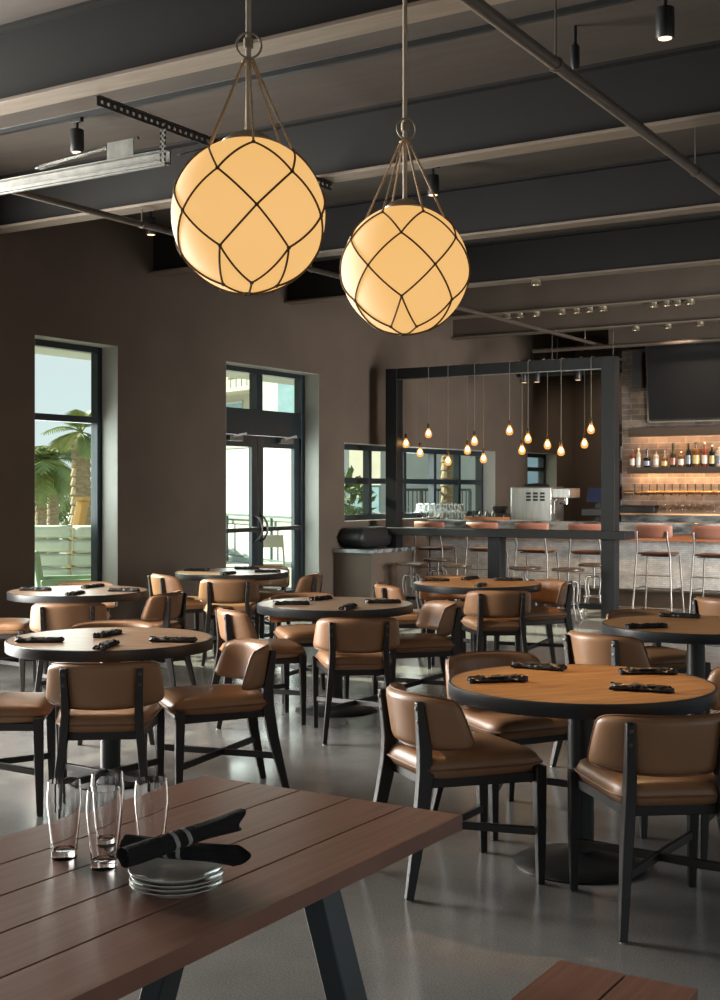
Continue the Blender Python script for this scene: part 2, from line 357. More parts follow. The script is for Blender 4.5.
# steel roof beams
for i, (y, lab) in enumerate([(2.55,None),(5.01,'first steel roof beam, above the globe pendants'),(7.41,'second steel roof beam from the globe pendants'),(9.77,'third steel roof beam from the globe pendants'),(12.14,'steel roof beam above the bulb partition tables'),(14.33,'steel roof beam carrying the row of downlights'),(16.32,'farthest steel roof beam, close to the bar wall')]):
    r = bpy.data.objects.new('ceiling_beam', None); C.objects.link(r); r.location = (0, y, 0); tag(r, lab, None, None, 'structure')
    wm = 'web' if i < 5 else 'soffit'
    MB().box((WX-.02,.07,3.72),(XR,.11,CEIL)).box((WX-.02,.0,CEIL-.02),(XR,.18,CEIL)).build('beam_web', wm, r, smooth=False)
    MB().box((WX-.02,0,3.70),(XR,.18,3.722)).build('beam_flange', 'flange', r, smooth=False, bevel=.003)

# sprinkler pipes
def pipe(name, X, y0, y1, z, r, label, hang):
    t = thing(name, label, 'pipe', (X, y0, z), .0205 if X > -3 else 0)
    MB().tube([(0,0,0),(0,y1-y0,0)], r, 14).build('tube', 'pipe', t)
    for y in hang:
        MB().tube([(0,y-y0,r),(0,y-y0,3.71-z if any(b <= y <= b+.18 for b in (5.01,7.41,9.77,12.14,14.33,16.32)) else CEIL-z)], .006, 6).build('hanger_rod', 'pipe', t)
        MB().tube([(0,y-y0-.012,0),(0,y-y0+.012,0)], r+.007, 14).build('hanger_ring', 'pipe', t)
pipe('sprinkler_pipe', -2.403, 2.7, 16.9, 3.58, .031, 'thick brown sprinkler pipe running diagonally above the two globes', [5.75,8.15,10.4,12.23,14.42])
pipe('sprinkler_pipe', -6.7, 5.3, 17.3, 3.58, .024, 'long brown sprinkler pipe passing behind the globes toward bar', [7.5,9.86,12.23,14.50])
# dropped bar ducts
t = thing('duct', 'dark round duct running above the bulb partition', 'duct', (-8.55, 18.6, 3.42)); MB().tube([(0,0,0),(3.5,0,0)], .12, 20).build('tube','black',t)
for x in (.6,2.4): MB().tube([(x,0,.1),(x,0,CEIL-3.42)], .008, 6).build('hanger_rod','black',t)
t = thing('conduit', 'brown conduit pipe running along the soffit over the television', 'pipe', (BX-1.0, 16.95, 3.52)); MB().tube([(0,0,0),(9,0,0)], .03, 12).build('tube','pipe',t)
for x in (.8,3.4,6.5): MB().tube([(x,0,.02),(x,0,CEIL-3.52)], .008, 6).build('hanger_rod','pipe',t)

# overhead door track
t = thing('garage_door_rail', 'galvanised overhead door track with spring hanging at upper left', 'door track', (-4.975, 5.82, 3.49))
ch = MB(); ch.box((-3.6,-.006,-.045),(.0,.006,.045)); ch.box((-3.6,-.04,.037),(0,-.006,.045)); ch.box((-3.6,-.05,-.045),(0,-.006,-.037)); ch.box((-3.6,-.05,-.045),(0,-.044,-.02))
ch.build('track_channel', 'galv', t, bevel=.002)
MB().box((-3.6,-.052,-.058),(0,-.036,-.049)).build('track_lip', 'galv', t)
hx = MB()
for k in range(120):
    pass
pts = [(-1.15+.60*k/360, .05+.016*math.cos(k*.9), .105+.05*k/360+.016*math.sin(k*.9)) for k in range(361)]
MB().tube(pts, .004, 5).build('spring', 'galv', t)
MB().tube([(-1.18,.05,.105),(-.30,.05,.175)], .010, 8).build('spring_shaft', 'galv', t)
MB().box((-.52,.007,-.03),(-.30,.012,.165)).box((-.46,.012,.15),(-.36,.075,.165)).build('bracket_plate', 'galv', t, bevel=.002)
# perforated hanging angle between two beams
t2 = thing('perforated_angle', 'dark perforated steel angle spanning two roof beams behind globe', 'bracket', (-4.975, 5.195, 3.642))
L = 2.38; pm = MB(); n = 46; st = L/n
pm.box((-.02,0,.051),(.02,L,.055))
pm.box((-.002,0,0),(.002,L,.018)); pm.box((-.002,0,.036),(.002,L,.052))
for k in range(n): pm.box((-.002,k*st,.018),(.002,k*st+st*.6,.036))
pm.build('angle', 'darkgalv', t2)
d = MB()
for k in range(7): d.box((-.022,.555,-.19+k*.032),(.022,.559,-.19+k*.032+.018))
d.box((-.022,.555,-.195),(-.008,.559,.035)); d.box((.008,.555,-.195),(.022,.559,.035))
d.build('drop_strap', 'galv', t2)
MB().bar((0,.70,-.12),(0,1.05,.02),.03,.004).build('brace', 'darkgalv', t2)

# ------------------------------------------------------------------ track and spot lights
def track(name, X0, X1, Y, Z, label):
    t = thing(name, label, 'light track', (X0, Y, Z)); MB().box((0,-.018,-.035),(X1-X0,.018,0)).build('rail','black',t,smooth=False)
    MB().box((0,-.024,-.004),(X1-X0,-.018,0)).build('rail_lip','galv',t,smooth=False); return t
track('light_track', -8.2, 1.0, 6.47, CEIL, 'black light track on the ceiling crossing behind the large globe')
track('light_track', -8.4, 1.0, 8.92, CEIL, 'black light track on ceiling crossing beyond the second beam')
def make_spot():
    t = thing('track_spotlight', 'x', 'spotlight')
    MB().box((-.05,-.016,-.03),(.05,.016,0)).build('adapter','black',t,bevel=.003)
    MB().tube([(0,0,-.02),(0,0,-.09)], .012, 10).build('stem','black',t)
    MB().lathe([(.0,-.08),(.046,-.08),(.049,-.085),(.049,-.235),(.046,-.24),(.040,-.24),(.036,-.215),(.0,-.215)], n=24).build('housing','black',t)
    MB().lathe([(0,-.2395),(.035,-.2395),(.035,-.232),(0,-.232)], n=20).build('lens','spotlens',t)
    return t
P = Proto(make_spot())
for px, Y, z, lab in [(77,6.47,CEIL-.035,'black cylinder spotlight above the galvanised door track'), (665,6.47,CEIL-.035,'black cylinder spotlight nearest the top edge beside the thick pipe'),
                      (433,8.92,CEIL-.035,'black cylinder spotlight lit warm above the smaller globe'), (151,8.92,CEIL-.035,'black cylinder spotlight glowing behind the long pipe beside plaster wall')]:
    P.put((on_y(px,Y)[0], Y, z), 0, lab, 'track spotlights')
t = thing('light_track', 'short black light track hung behind the bulb partition', 'light track', (-7.35, 16.55, 3.30)); MB().box((0,-.018,-.03),(1.3,.018,0)).build('rail','black',t,smooth=False)
for x in (.2,1.1): MB().tube([(x,0,0),(x,0,CEIL-3.30)], .006, 6).build('hanger_rod','black',t)
for px, lab in ((524,'black spotlight seen under partition beam, first of three from window'),(537,'black spotlight seen under partition beam, middle of three'),(578,'black spotlight seen under partition beam beside the thick post')):
    o = P.put((on_y(px,16.55)[0], 16.55, 3.27), .0, lab, 'spotlights behind the partition'); o.rotation_euler = (0, 0, .3)
t = thing('hanging_sprinkler', 'black sprinkler drop hanging from the dark ceiling beside thick pipe', 'sprinkler', (*[on_y(575,6.75)[0], 6.75], CEIL))
MB().tube([(0,0,0),(0,0,-.12)], .012, 10).build('stem','black',t); MB().lathe([(0,-.25),(.018,-.25),(.026,-.22),(.026,-.12),(.012,-.10),(0,-.10)], n=16).build('nozzle','black',t)
# downlights under the far beams
def make_down():
    t = thing('downlight', 'x', 'downlight')
    MB().lathe([(0,0),(.05,0),(.05,-.04),(.056,-.05),(.040,-.05),(.034,-.02),(0,-.02)], n=20).build('trim_ring','brass',t)
    MB().lathe([(0,-.026),(.033,-.026),(.033,-.022),(0,-.022)], n=16).build('lens','spotlens',t); return t
P = Proto(make_down())
words = ['first','second','third','fourth','fifth','sixth','seventh','eighth','ninth','tenth','eleventh']
dls = sorted([508,520,536,562,577,590,603,654,667,678,690])
for k, px in enumerate(dls): P.put((on_y(px,14.42)[0], 14.42, 3.70), 0, 'small round downlight under far beam, %s of row from the small globe' % words[k], 'downlights under the far beam')
P.put((on_y(536,12.23)[0], 12.23, 3.70), 0, 'lone round downlight under the beam above partition tables', 'downlights under the far beam')

# ------------------------------------------------------------------ globe pendants in rope nets
def globe_pendant(X, Y, zc, R, a0, label, name='globe_pendant'):
    t = thing(name, label, 'pendant light', (X, Y, CEIL), a0, 'rope net globe pendants'); o = zc-CEIL
    top = o + R
    MB().lathe([(0,0),(.06,0),(.06,-.025),(.012,-.03),(0,-.03)], n=24).build('canopy','rod',t)
    MB().tube([(0,0,-.02),(0,0,top+.02)], .0105, 12).build('rod','rod',t)
    hj = o + R + .285
    MB().lathe([(0,hj+.09),(.018,hj+.085),(.018,hj+.05),(0,hj+.045)], n=16).build('rod_collar','brass',t)
    MB().tube([(0.014,.046*math.cos(a),hj+.055+.046*math.sin(a)) for a in [2*PI*k/28 for k in range(28)]], .0045, 8, close=True).build('ring','brass',t)
    g = [(R*math.sin(PI*k/40), o - R*math.cos(PI*k/40)) for k in range(0,39)]; g = [(max(r,0),z) for r,z in g]; g.append((0,g[-1][1]))
    MB().lathe(g, n=64).build('globe','globe',t, angle=80)
    MB().lathe([(0,top+.03),(.03,top+.028),(.07,top+.012),(.098,top-.010),(.098,top-.022),(0,top-.005)], n=32).build('cap','brass',t)
    # net of diamonds
    lats = [52, 23.5, -4, -32, -67]; N = 6; RR_ = R+.004
    def pt(lat, az, rr=RR_): 
        la = math.radians(lat); return Vector((rr*math.cos(la)*math.cos(az), rr*math.cos(la)*math.sin(az), o+rr*math.sin(la)))
    def arc(p, q, n=8):
        cn = Vector((0,0,o)); out = []
        for i in range(n+1):
            v = (p-cn).lerp(q-cn, i/n); out.append(cn + v.normalized()*RR_)
        return out
    net = MB(); hg = MB(); st = 2*PI/N; ctr = Vector((0,0,o-RR_))
    for row, la in enumerate(lats):
        for k in range(N):
            az = (k + (row % 2)*.5)*st; p = pt(la, az)
            net.lathe([(0,-.007),(.006,-.005),(.008,0),(.006,.005),(0,.007)], c=p, n=8)
            if row < len(lats)-1:
                for dlt in (-.5,.5): net.tube(arc(p, pt(lats[row+1], az+dlt*st)), .0040, 6)
            else: net.tube(arc(p, ctr + Vector((p.x*.06,p.y*.06,0))), .0040, 6)
            if row == 0: hg.tube([p, p.lerp(Vector((0.02*math.cos(az),0.02*math.sin(az),hj)), .5)+Vector((0,0,-.004)), (0.02*math.cos(az),0.02*math.sin(az),hj)], .0048, 6)
    net.tube([(.02*math.cos(2*PI*k/12), .02*math.sin(2*PI*k/12), o-RR_) for k in range(12)], .004, 6, close=True)
    net.build('rope_net','rope',t); hg.tube([(.021*math.cos(2*PI*k/16), .021*math.sin(2*PI*k/16), hj) for k in range(16)], .006, 6, close=True); hg.build('suspension_ropes','ropepale',t)
    return t
z1, z2 = 4.66, 5.62
p1 = RM((248.5-360)/F*z1, z1); p2 = RM((405-360)/F*z2, z2)
def az_to_cam(p): return math.atan2(-p[1], -p[0])
globe_pendant(*p1, 1.5+274*z1/F, .283, az_to_cam(p1)+.10, 'larger looking glowing globe in rope net, above the near left table')
globe_pendant(*p2, 1.5+220*z2/F, .283, az_to_cam(p2)+PI/6-.06, 'smaller looking glowing globe in rope net, hung nearer the bar')

# ------------------------------------------------------------------ chairs
def make_chair():
    t = thing('dining_chair', 'x', 'chair')
    def seat(u, v, side):
        k = 1-.16*abs(v)**5; hx = (.222 + .020*v)*(1-.10*abs(v)**6)
        x = u*hx*(1-.05*abs(v)**8); y = .255*v*(1-.06*abs(u)**6) - .0
        e = max(0,(1-abs(u)**7)*(1-abs(v)**7)); e = e**.42
        return (x, y, .460 + (.048*e + .012*(1-u*u)*(1-v*v) if side > 0 else -.046*e))
    s = MB().sheet(seat, 22, 22).build('seat','leather',t, angle=70)
    ring = []
    for a in range(64):
        an = 2*PI*a/64; cu, cv = math.cos(an), math.sin(an); m_ = max(abs(cu),abs(cv)); u, v = cu/m_, cv/m_
        x,y,z = seat(u,v,1); ring.append((x*1.004, y*1.004, .460))
    MB().tube(ring, .004, 6, close=True).build('piping','seam',s)
    Rb, A = .285, math.radians(63)
    def back(u, v, side):
        w_ = .5+.5*v; a = u*A*(1.05-.13*w_ - .05*abs(v)**8) ; zz = .632 + v*.104*(1-.05*abs(u)**10) - (.014*abs(u)**4 if v > 0 else .0)*v + .012*abs(u)**2*(1-w_)
        e = max(0,(1-abs(u)**9)*(1-abs(v)**7))**.45
        rr = Rb + side*.026*e - (.012 if v < 0 else 0)*abs(v)*0
        lean = -(zz-.632)*.16
        return (rr*math.sin(a), -.255 + Rb - rr*math.cos(a) + lean, zz)
    b = MB().sheet(back, 40, 14).build('backrest','leather',t, angle=70)
    ring = []
    for k in range(160):
        an = 2*PI*k/160; cu, cv = math.cos(an), math.sin(an); m_ = max(abs(cu),abs(cv)); ring.append(back(cu/m_*.999, cv/m_*.999, 1))
    MB().tube(ring, .0035, 5, close=True).build('piping','seam',b)
    for sx in (-1,1):
        fl = MB().poly([(sx*.228,.222,.0),(sx*.230,.218,.25),(sx*.230,.215,.452)], [(.026,.028),(.036,.040),(.040,.046)]); lg = fl.build('leg','legwood',t, bevel=.004)
        MB().lathe([(0,.006),(.012,.006),(.012,0),(0,0)], c=(sx*.228,.222,0), n=10).build('glide','chrome',lg)
        rl = MB().poly([(sx*.212,-.325,.0),(sx*.180,-.262,.28),(sx*.164,-.236,.44),(sx*.160,-.238,.53),(sx*.168,-.264,.715)], [(.026,.030),(.036,.050),(.038,.060),(.036,.050),(.028,.026)])
        lg = rl.build('leg','legwood',t, bevel=.004)
        MB().lathe([(0,.006),(.012,.006),(.012,0),(0,0)], c=(sx*.212,-.325,0), n=10).build('glide','chrome',lg)
        for zb in (.640,.688): MB().lathe([(0,0),(.0085,0),(.0075,.005),(0,.007)], n=12, mx=Matrix.Rotation(PI/2,4,'X')).build('bolt','boltmetal',lg).location = (sx*.167, -.274-(zb-.688)*.13, zb)
    ap = MB(); ap.bar((-.19,.195,.408),(.19,.195,.408),.036,.022,up=(0,0,1)); ap.bar((-.15,-.215,.408),(.15,-.215,.408),.036,.022,up=(0,0,1))
    for sx in (-1,1): ap.bar((sx*.160,-.23,.408),(sx*.215,.205,.408),.036,.022,up=(0,0,1))
    ap.build('seat_frame','legwood',t, bevel=.003)
    st = MB(); st.bar((-.186,-.272,.20),(.224,.215,.20),.030,.020,up=(0,0,1)); st.build('stretcher','legwood',t, bevel=.003)
    st = MB(); st.bar((.186,-.272,.215),(-.224,.215,.185),.030,.020,up=(0,0,1)); st.build('stretcher','legwood',t, bevel=.003)
    return t
CH = Proto(make_chair())
TBL = {  # round tables: camera right, depth
 'R1':(.885,5.07), 'L1':(-1.298,6.58), 'T3':(-2.16,9.70), 'T4':(-1.21,11.95), 'L2':(-.17,8.60), 'T6':(.97,10.50), 'R2':(1.93,7.27)}
NM = {'R1':'near table with warm orange top', 'L1':'round table behind the beer glasses', 'T3':'round table under tall palm window', 'T4':'round table before glass double door',
      'L2':'middle round table below the globes', 'T6':'round table before the bulb partition', 'R2':'round table before the open row of bar stools'}
chairs = [
 ('R1',.395,4.945,.92,.39,'tan leather chair showing back and bolted leg, beside plank table corner'),
 ('R1',1.05,4.54,-.10,1,'tan leather chair with back turned, nearest of all the chairs'),
 ('R1',.68,5.72,.45,-.90,'tan leather chair facing the viewer across the near table with warm orange top'),
 ('R1',1.50,5.30,-.95,-.3,'tan leather chair cut by the photo edge at near table with warm orange top'),
 ('L1',-1.165,5.84,-.10,.99,'tan leather chair with back turned, directly behind the beer glasses'),
 ('L1',-.732,6.27,-.935,-.356,'tan leather chair in side view, its curled back toward the aisle, behind plank table'),
 ('L1',-1.72,6.02,1,.12,'tan leather chair cut by left photo edge at table behind the beer glasses'),
 ('L1',-1.42,7.13,.05,-1,'tan chair mostly hidden, only top of back over table behind beer glasses'),
 ('T3',-2.01,8.78,-.15,.98,'brown chair with back turned at table under tall palm window'),
 ('T3',-1.63,9.55,-.95,.2,'dark looking chair in side view at aisle side of table under palm window'),
 ('T3',-2.74,9.62,1,.05,'shadowed chair cut by photo edge at table under tall palm window'),
 ('T3',-2.26,10.26,0,-1,'chair between palm window and its table, facing the viewer'),
 ('T4',-1.62,11.58,.85,.45,'sunlit chair turned sideways between plaster wall and table before glass door'),
 ('T4',-1.14,11.08,-.05,1,'chair with sunlit back turned to viewer at table before glass door'),
 ('T4',-.98,12.50,-.25,-.95,'chair between the glass double door and its table'),
 ('T4',-.64,11.60,-.98,.12,'chair with curled back below the door reveal, beside table before glass door'),
 ('L2',-.03,7.79,-.1,.99,'tan chair with back turned at middle table below the globes'),
 ('L2',.37,8.57,-.95,-.22,'grey lit chair in side view on bar side of the middle table'),
 ('L2',-.64,8.24,.93,.28,'tan chair on aisle side of middle table, next to the side view chair'),
 ('L2',-.38,9.15,.3,-.95,'chair behind the middle table facing the viewer, in front of door'),
 ('T6',1.05,9.86,-.1,1,'olive brown chair with back turned at table before the bulb partition'),
 ('T6',1.45,10.62,-.9,-.35,'chair in side view between partition table and thick right post'),
 ('T6',.41,10.34,.95,.2,'pale lit chair in front of partition post, on window side of partition table'),
 ('T6',.80,11.05,.2,-.97,'chair behind the partition table facing the viewer, near backless stools'),
 ('R2',1.43,6.90,.75,.6,'tan chair with back turned behind warm orange table top, left of the rolled napkins'),
 ('R2',1.82,7.83,.3,-.95,'chair behind table before open row of bar stools, only curved back top showing'),
 ('R3',2.70,9.08,.75,.6,'pale tan chair back at photo edge under the last bar stool'),
]
for tb, r, z, a, b, lab in chairs:
    CH.put((*RM(r,z),0), DIR(a,b), lab, 'tan leather dining chairs')

# ------------------------------------------------------------------ round tables
TR, THT = .53, .73
def make_table(top):
    t = thing('round_table', 'x', 'table')
    MB().lathe([(0,THT-.006),(TR-.012,THT-.006),(TR-.012,THT),(0,THT)], n=96).build('tabletop',top,t)
    MB().lathe([(TR-.011,THT-.055),(TR-.002,THT-.055),(TR,THT-.052),(TR,THT-.003),(TR-.003,THT),(TR-.011,THT)], n=96, cap=False).lathe([(0,THT-.04),(TR-.012,THT-.04),(TR-.012,THT-.008),(0,THT-.008)], n=96).build('edge_band','edge',t)
    MB().lathe([(0,.04),(.052,.04),(.052,THT-.06),(0,THT-.06)], n=32).build('column','black',t)
    MB().lathe([(0,THT-.065),(.16,THT-.065),(.16,THT-.042),(0,THT-.042)], n=32).build('mount_plate','black',t)
    MB().lathe([(0,0),(.268,0),(.27,.006),(.265,.012),(.19,.030),(.09,.046),(.056,.06),(0,.06)], n=64).build('base','black',t)
    return t
PA, PB_ = Proto(make_table('oak')), Proto(make_table('oakgrey'))
TL = {'R1':'near round table with warm orange oak top and black pedestal', 'L1':'round oak table directly behind the beer glasses', 'T3':'round oak table under the tall palm window', 'T4':'pale sunlit round table in front of the glass double door',
      'L2':'middle round table below the globes, four black bundles on it', 'T6':'round oak table in front of the bulb partition', 'R2':'round table at photo edge before the open row of bar stools'}
for k, (r, z) in TBL.items():
    pr = PA if k in ('R1','R2','T6') else PB_
    pr.put((*RM(r,z),0), .5+hash(k)%1 if False else {'R1':.95,'L1':.2,'T3':.6,'T4':.3,'L2':.4,'T6':.8,'R2':.7}[k], TL[k], 'round pedestal tables')

# rolled cutlery bundles
def make_roll(seed):
    rnd = random.Random(seed); ph = rnd.uniform(0,6)
    t = thing('napkin_bundle', 'x', 'napkin')
    def f(u, v, side):
        w = .026*(1+.14*math.sin(3*u+ph))*(1+.55*max(0,-u-.45)+.25*max(0,u-.6))*(1+.05*math.sin(23*u))
        e = max(0,(1-abs(v)**4))**.5
        bumps = .0035*math.sin(9*u+2*v+ph)+.003*math.sin(17*u*v+ph)
        z = .010 + (side*(.011+ (bumps*1.3 if side>0 else 0))*e if side>0 else -.0099*e)
        x = .112*u + .011*math.sin(4*v+ph)*abs(u)**4; y = w*v + .008*math.sin(3*u+ph)
        return (x, y, max(z,.0005))
    MB().sheet(f, 30, 14).build('napkin','napkinsheen',t, angle=60)
    def g(u, v, side):
        return (.030+.062*u + .014*v, .021*v*(1-.25*u)+.004, .0212+.003*math.sin(8*u+ph)*(1-v*v)+(.0035 if side>0 else 0)*(1-.2*abs(u)))
    MB().sheet(g, 16, 8).build('napkin_flap','napkinsheen',t, angle=60)
    MB().bar((-.119,.006,.012),(.02,-.002,.0215),.012,.003,up=(0,1,0)).build('knife_handle','stainless',t, bevel=.001)
    return t
RP = [Proto(make_roll(s)) for s in (1,5,11)]
rolls = [('R1',498,679,.1),('R1',530,664,-.5),('R1',642,688,-.35),('R1',650,671,-.05),('L1',39,640,.05),('L1',108,633.5,1.25),('L1',104,650,1.4),('L1',177,640,-.1),
 ('T3',36,589,.0),('T3',93,586,1.1),('T3',75,594.5,1.35),('T3',126,590,-.1),('T4',197,569.5,0),('T4',228,573.5,1.2),('T4',247,568,0),('T4',268,571,-.1),
 ('L2',291,603,.1),('L2',321,598,1.0),('L2',349,607,1.25),('L2',383,601.5,.1),('T6',432,579.5,.1),('T6',466,576,1.0),('T6',482,585,1.3),('T6',518,578.5,.0),('R2',644,626,.15),('R2',679,615.5,-.4)]
pos4 = {'R1':['nearest the plank table','toward the middle table below the globes','nearest the viewer','near the photo edge'],
        'L1':['near left photo edge','farthest back, toward palm window','nearest the beer glasses','toward the aisle'],
        'T3':['near left photo edge','against the window','closest to the viewer','toward the door'],
        'T4':['on plaster wall side','closest to the viewer','against the glass door','on bar side'],
        'L2':['on plaster wall side','farthest back','closest to the viewer','on bar side'],
        'T6':['beside left partition post','farthest back','closest to the viewer','beside right partition post'],
        'R2':['closest to the viewer','farthest back']}
cnt = {}
for i, (k, x, y, rz) in enumerate(rolls):
    n = cnt.get(k,0); cnt[k] = n+1
    X, Y = at(x, y, THT+.012); cx, cy = RM(*TBL[k]); dx, dy = X-cx, Y-cy; dd = math.hypot(dx,dy)
    if dd > .39: X, Y = cx+dx*.39/dd, cy+dy*.39/dd
    short = {'R1':'warm orange near table','L1':'table behind beer glasses','T3':'table under palm window','T4':'table before glass door','L2':'middle table below globes','T6':'table before bulb partition','R2':'table before open bar stools'}[k]
    RP[i%3].put((X, Y, THT), TH+rz, 'black napkin bundle on %s, %s' % (short, pos4[k][n]), 'black cutlery bundles on the round tables')

# ------------------------------------------------------------------ plank table, bench and what is on it
PT = .76; tx0, tx1, ty1 = -2.079, -1.329, 2.568; tL = 1.95
t = thing('plank_table', 'red brown plank table with dark steel legs in the foreground', 'table', (tx0, ty1-tL, 0))
tp = MB(); pw = (tx1-tx0)/5
for k in range(5): tp.box((k*pw+(.002 if k else 0), 0, PT-.034), ((k+1)*pw-(.002 if k < 4 else 0), tL, PT))
tp.build('tabletop','plank',t, bevel=.0015)
ap = MB(); ap.box((.10,.12,PT-.042),(tx1-tx0-.10,tL-.12,PT-.0345)); ap.build('support_plate','steelblue',t)
for yy in (.30, tL-.29):
    for sx in (-1,1):
        c = (tx1-tx0)/2
        MB().bar((c+sx*.375,yy,0),(c+sx*.155,yy,PT-.05),.055,.075).build('leg','steelblue',t, bevel=.004)
    MB().box(((tx1-tx0)/2-.2,yy-.03,PT-.062),((tx1-tx0)/2+.2,yy+.03,PT-.0425)).build('crossbar','steelblue',t, bevel=.003)
bx0, bx1, by1 = -1.12, -.807, 2.635
t = thing('plank_bench', 'red brown two plank bench cut by the bottom photo edge', 'bench', (bx0, by1-1.8, 0))
sb = MB(); hwb = (bx1-bx0)/2; sb.box((0,0,.416),(hwb-.003,1.8,.45)).box((hwb+.003,0,.416),(2*hwb,1.8,.45)); sb.build('seat','plank',t, bevel=.0015)
for yy in (.25,1.5):
    for sx in (-1,1): MB().bar((hwb+sx*.13,yy,0),(hwb+sx*.07,yy,.41),.04,.06).build('leg','steelblue',t, bevel=.003)
    MB().box((.04,yy-.03,.398),(2*hwb-.04,yy+.03,.4155)).build('crossbar','steelblue',t)
def make_beer():
    sc_ = 1.05; pr_o = [(0,0),(.0235,0),(.0245,.002),(.0245,.010),(.0255,.03),(.030,.075),(.0330,.105),(.0332,.118),(.0318,.135),(.0308,.148)]
    pr_i = [(.0296,.148),(.0305,.135),(.0318,.118),(.0316,.105),(.0286,.075),(.0236,.03),(.0215,.017),(.012,.0145),(0,.014)]
    t = thing('beer_glass', 'x', 'glass', group='empty beer glasses on the plank table')
    MB().lathe([(a_*sc_, b_*sc_) for a_, b_ in pr_o+pr_i], n=48, cap=False).build('tumbler','glass',t, angle=60); return t
BG = Proto(make_beer())
for r, z, lab in ((-.595,2.545,'empty beer glass, farthest from the plates, at left'), (-.501,2.476,'empty beer glass nearest the viewer among the four'), (-.522,2.615,'empty beer glass hidden partly behind the nearest beer glass'), (-.421,2.555,'empty beer glass standing behind the crossed black napkin rolls')):
    BG.put((*RM(r,z), PT), 0, lab)
def make_plate():
    t = thing('side_plate', 'x', 'plate', group='stacked side plates on the plank table')
    MB().lathe([(0,.002),(.048,.002),(.050,0),(.054,0),(.056,.003),(.084,.0135),(.0862,.0155),(.085,.0165),(.057,.006),(.05,.0045),(0,.0045)], n=64).build('dish','china',t, angle=60); return t
SP = Proto(make_plate()); pX, pY = RM(-.340,2.345)
for k, w in enumerate(('bottom','second','third','top')):
    SP.put((pX+.001*k*(-1)**k, pY, PT+.0078*k), 0, 'white side plate, %s of the stack%s' % (w, {0:' on the plank table',1:' from the table up',2:' from the table up',3:' under the napkin rolls'}[k]))
def napkin_roll(p, q, r, label, seed):
    rnd = random.Random(seed); p, q = Vector(p), Vector(q); L = (q-p).length; mid = (p+q)/2
    t = thing('napkin_roll', label, 'napkin', mid, 0, 'rolled black cutlery napkins'); d = (q-p).normalized(); t.rotation_mode = 'QUATERNION'; t.rotation_quaternion = d.to_track_quat('X','Z')
    def prof(x, grow=0):
        ring = []; fl = 1 + .22*max(0,(x/L-.22))*2 
        for k in range(28):
            a = 2*PI*k/28; rr = r*fl*(1+.06*math.cos(2*a+x*20)+.05*math.sin(3*a+seed+x*26)+.03*math.sin(7*a+seed)) + grow
            ring.append((x, rr*math.cos(a), rr*math.sin(a)*.88))
        return ring
    m = MB(); xs = [-L/2+L*i/24 for i in range(25)]; vs = []; fs = []
    for i, x in enumerate(xs):
        rg = prof(x)
        if i == 24: rg = [(x+.018*math.sin(a*3+seed)*0+.014*(math.sin(2*PI*k/28*2+seed)), y, z) for k,(x_,y,z) in enumerate(rg) for a in (0,)]
        vs += rg
    for i in range(24):
        for k in range(28): fs.append((i*28+k, i*28+(k+1)%28, (i+1)*28+(k+1)%28, (i+1)*28+k))
    # recessed ends
    for end, i0 in ((-1,0),(1,24*28)):
        b = len(vs); x = xs[0] if end < 0 else xs[-1]
        vs += [(x-end*.018, y*.55, z*.55) for _, y, z in prof(x)]; c = len(vs); vs.append((x-end*.004, 0, 0))
        for k in range(28): fs.append((i0+k, i0+(k+1)%28, b+(k+1)%28, b+k)); fs.append((b+k, b+(k+1)%28, c))
    m.add(vs, fs); m.build('cloth','napkin',t, angle=60)
    for off in (-.020, .008):
        sm = MB(); rings = [prof(-.01+off+w, .0007) for w in (0,.0045,.009)]; vs = [v for rg in rings for v in rg]; fs = []
        for i in range(2):
            for k in range(28): fs.append((i*28+k, i*28+(k+1)%28, (i+1)*28+(k+1)%28, (i+1)*28+k))
        sm.add(vs, fs); sm.build('stripe','stripe',t)
    return t
zb = PT+.0078*3+.0165
napkin_roll((*RM(-.4515,2.43),zb+.020),(*RM(-.223,2.35),zb+.020), .0195, 'black napkin roll lying flat on the plates, under the other roll', 2)
napkin_roll((*RM(-.42,2.244),zb+.048),(*RM(-.236,2.43),zb+.066), .0195, 'black napkin roll with grey stripes, crossing on top of the other', 4)

# ------------------------------------------------------------------ bulb partition
PY = 14.1; pxl, pxr = -8.29, -5.36
t = thing('bulb_partition', 'black timber partition frame with drink rail and hanging bulbs', 'partition', ((pxl+pxr)/2, PY, 0)); hwp = (pxr-pxl)/2
for sx in (-1,1): MB().box((sx*hwp-.082,-.082,0),(sx*hwp+.082,.082,3.06)).build('post','partition',t, bevel=.004)
MB().box((-hwp+.082,-.06,2.925),(hwp-.082,.06,3.06)).build('top_beam','partition',t, bevel=.004)
MB().box((-hwp+.082,-.066,2.912),(hwp-.082,-.048,2.924)).build('metal_strip','galv',t)
MB().box((-hwp-.33,-.17,.925),(hwp+.24,.17,1.02)).build('drink_rail','partition',t, bevel=.005)
MB().box((-.085,-.082,0),(.085,.082,.924)).build('middle_post','partition',t, bevel=.004)
MB().box((-hwp+.082,-.05,.10),(-.085,.05,.16)).box((.085,-.05,.10),(hwp-.082,.05,.16)).build('foot_bar','partition',t, bevel=.003)
bulbs = [(406,442.5),(428.5,432.5),(420,451.5),(448,460),(467.5,449),(474.5,440),(483.5,457.5),(509.5,429.5),(522,449),(528,437.5),(547.5,443.5),(561,450),(584.5,442.5),(591,428)]
bprof = [(0,-.058),(.018,-.055),(.031,-.043),(.037,-.024),(.036,-.006),(.028,.018),(.017,.038),(.014,.052),(0,.052)]
order = sorted(range(14), key=lambda i: bulbs[i][0]); rank = {i:k for k,i in enumerate(order)}
ordw = ['first','second','third','fourth','fifth','sixth','seventh','eighth','ninth','tenth','eleventh','twelfth','thirteenth','last']
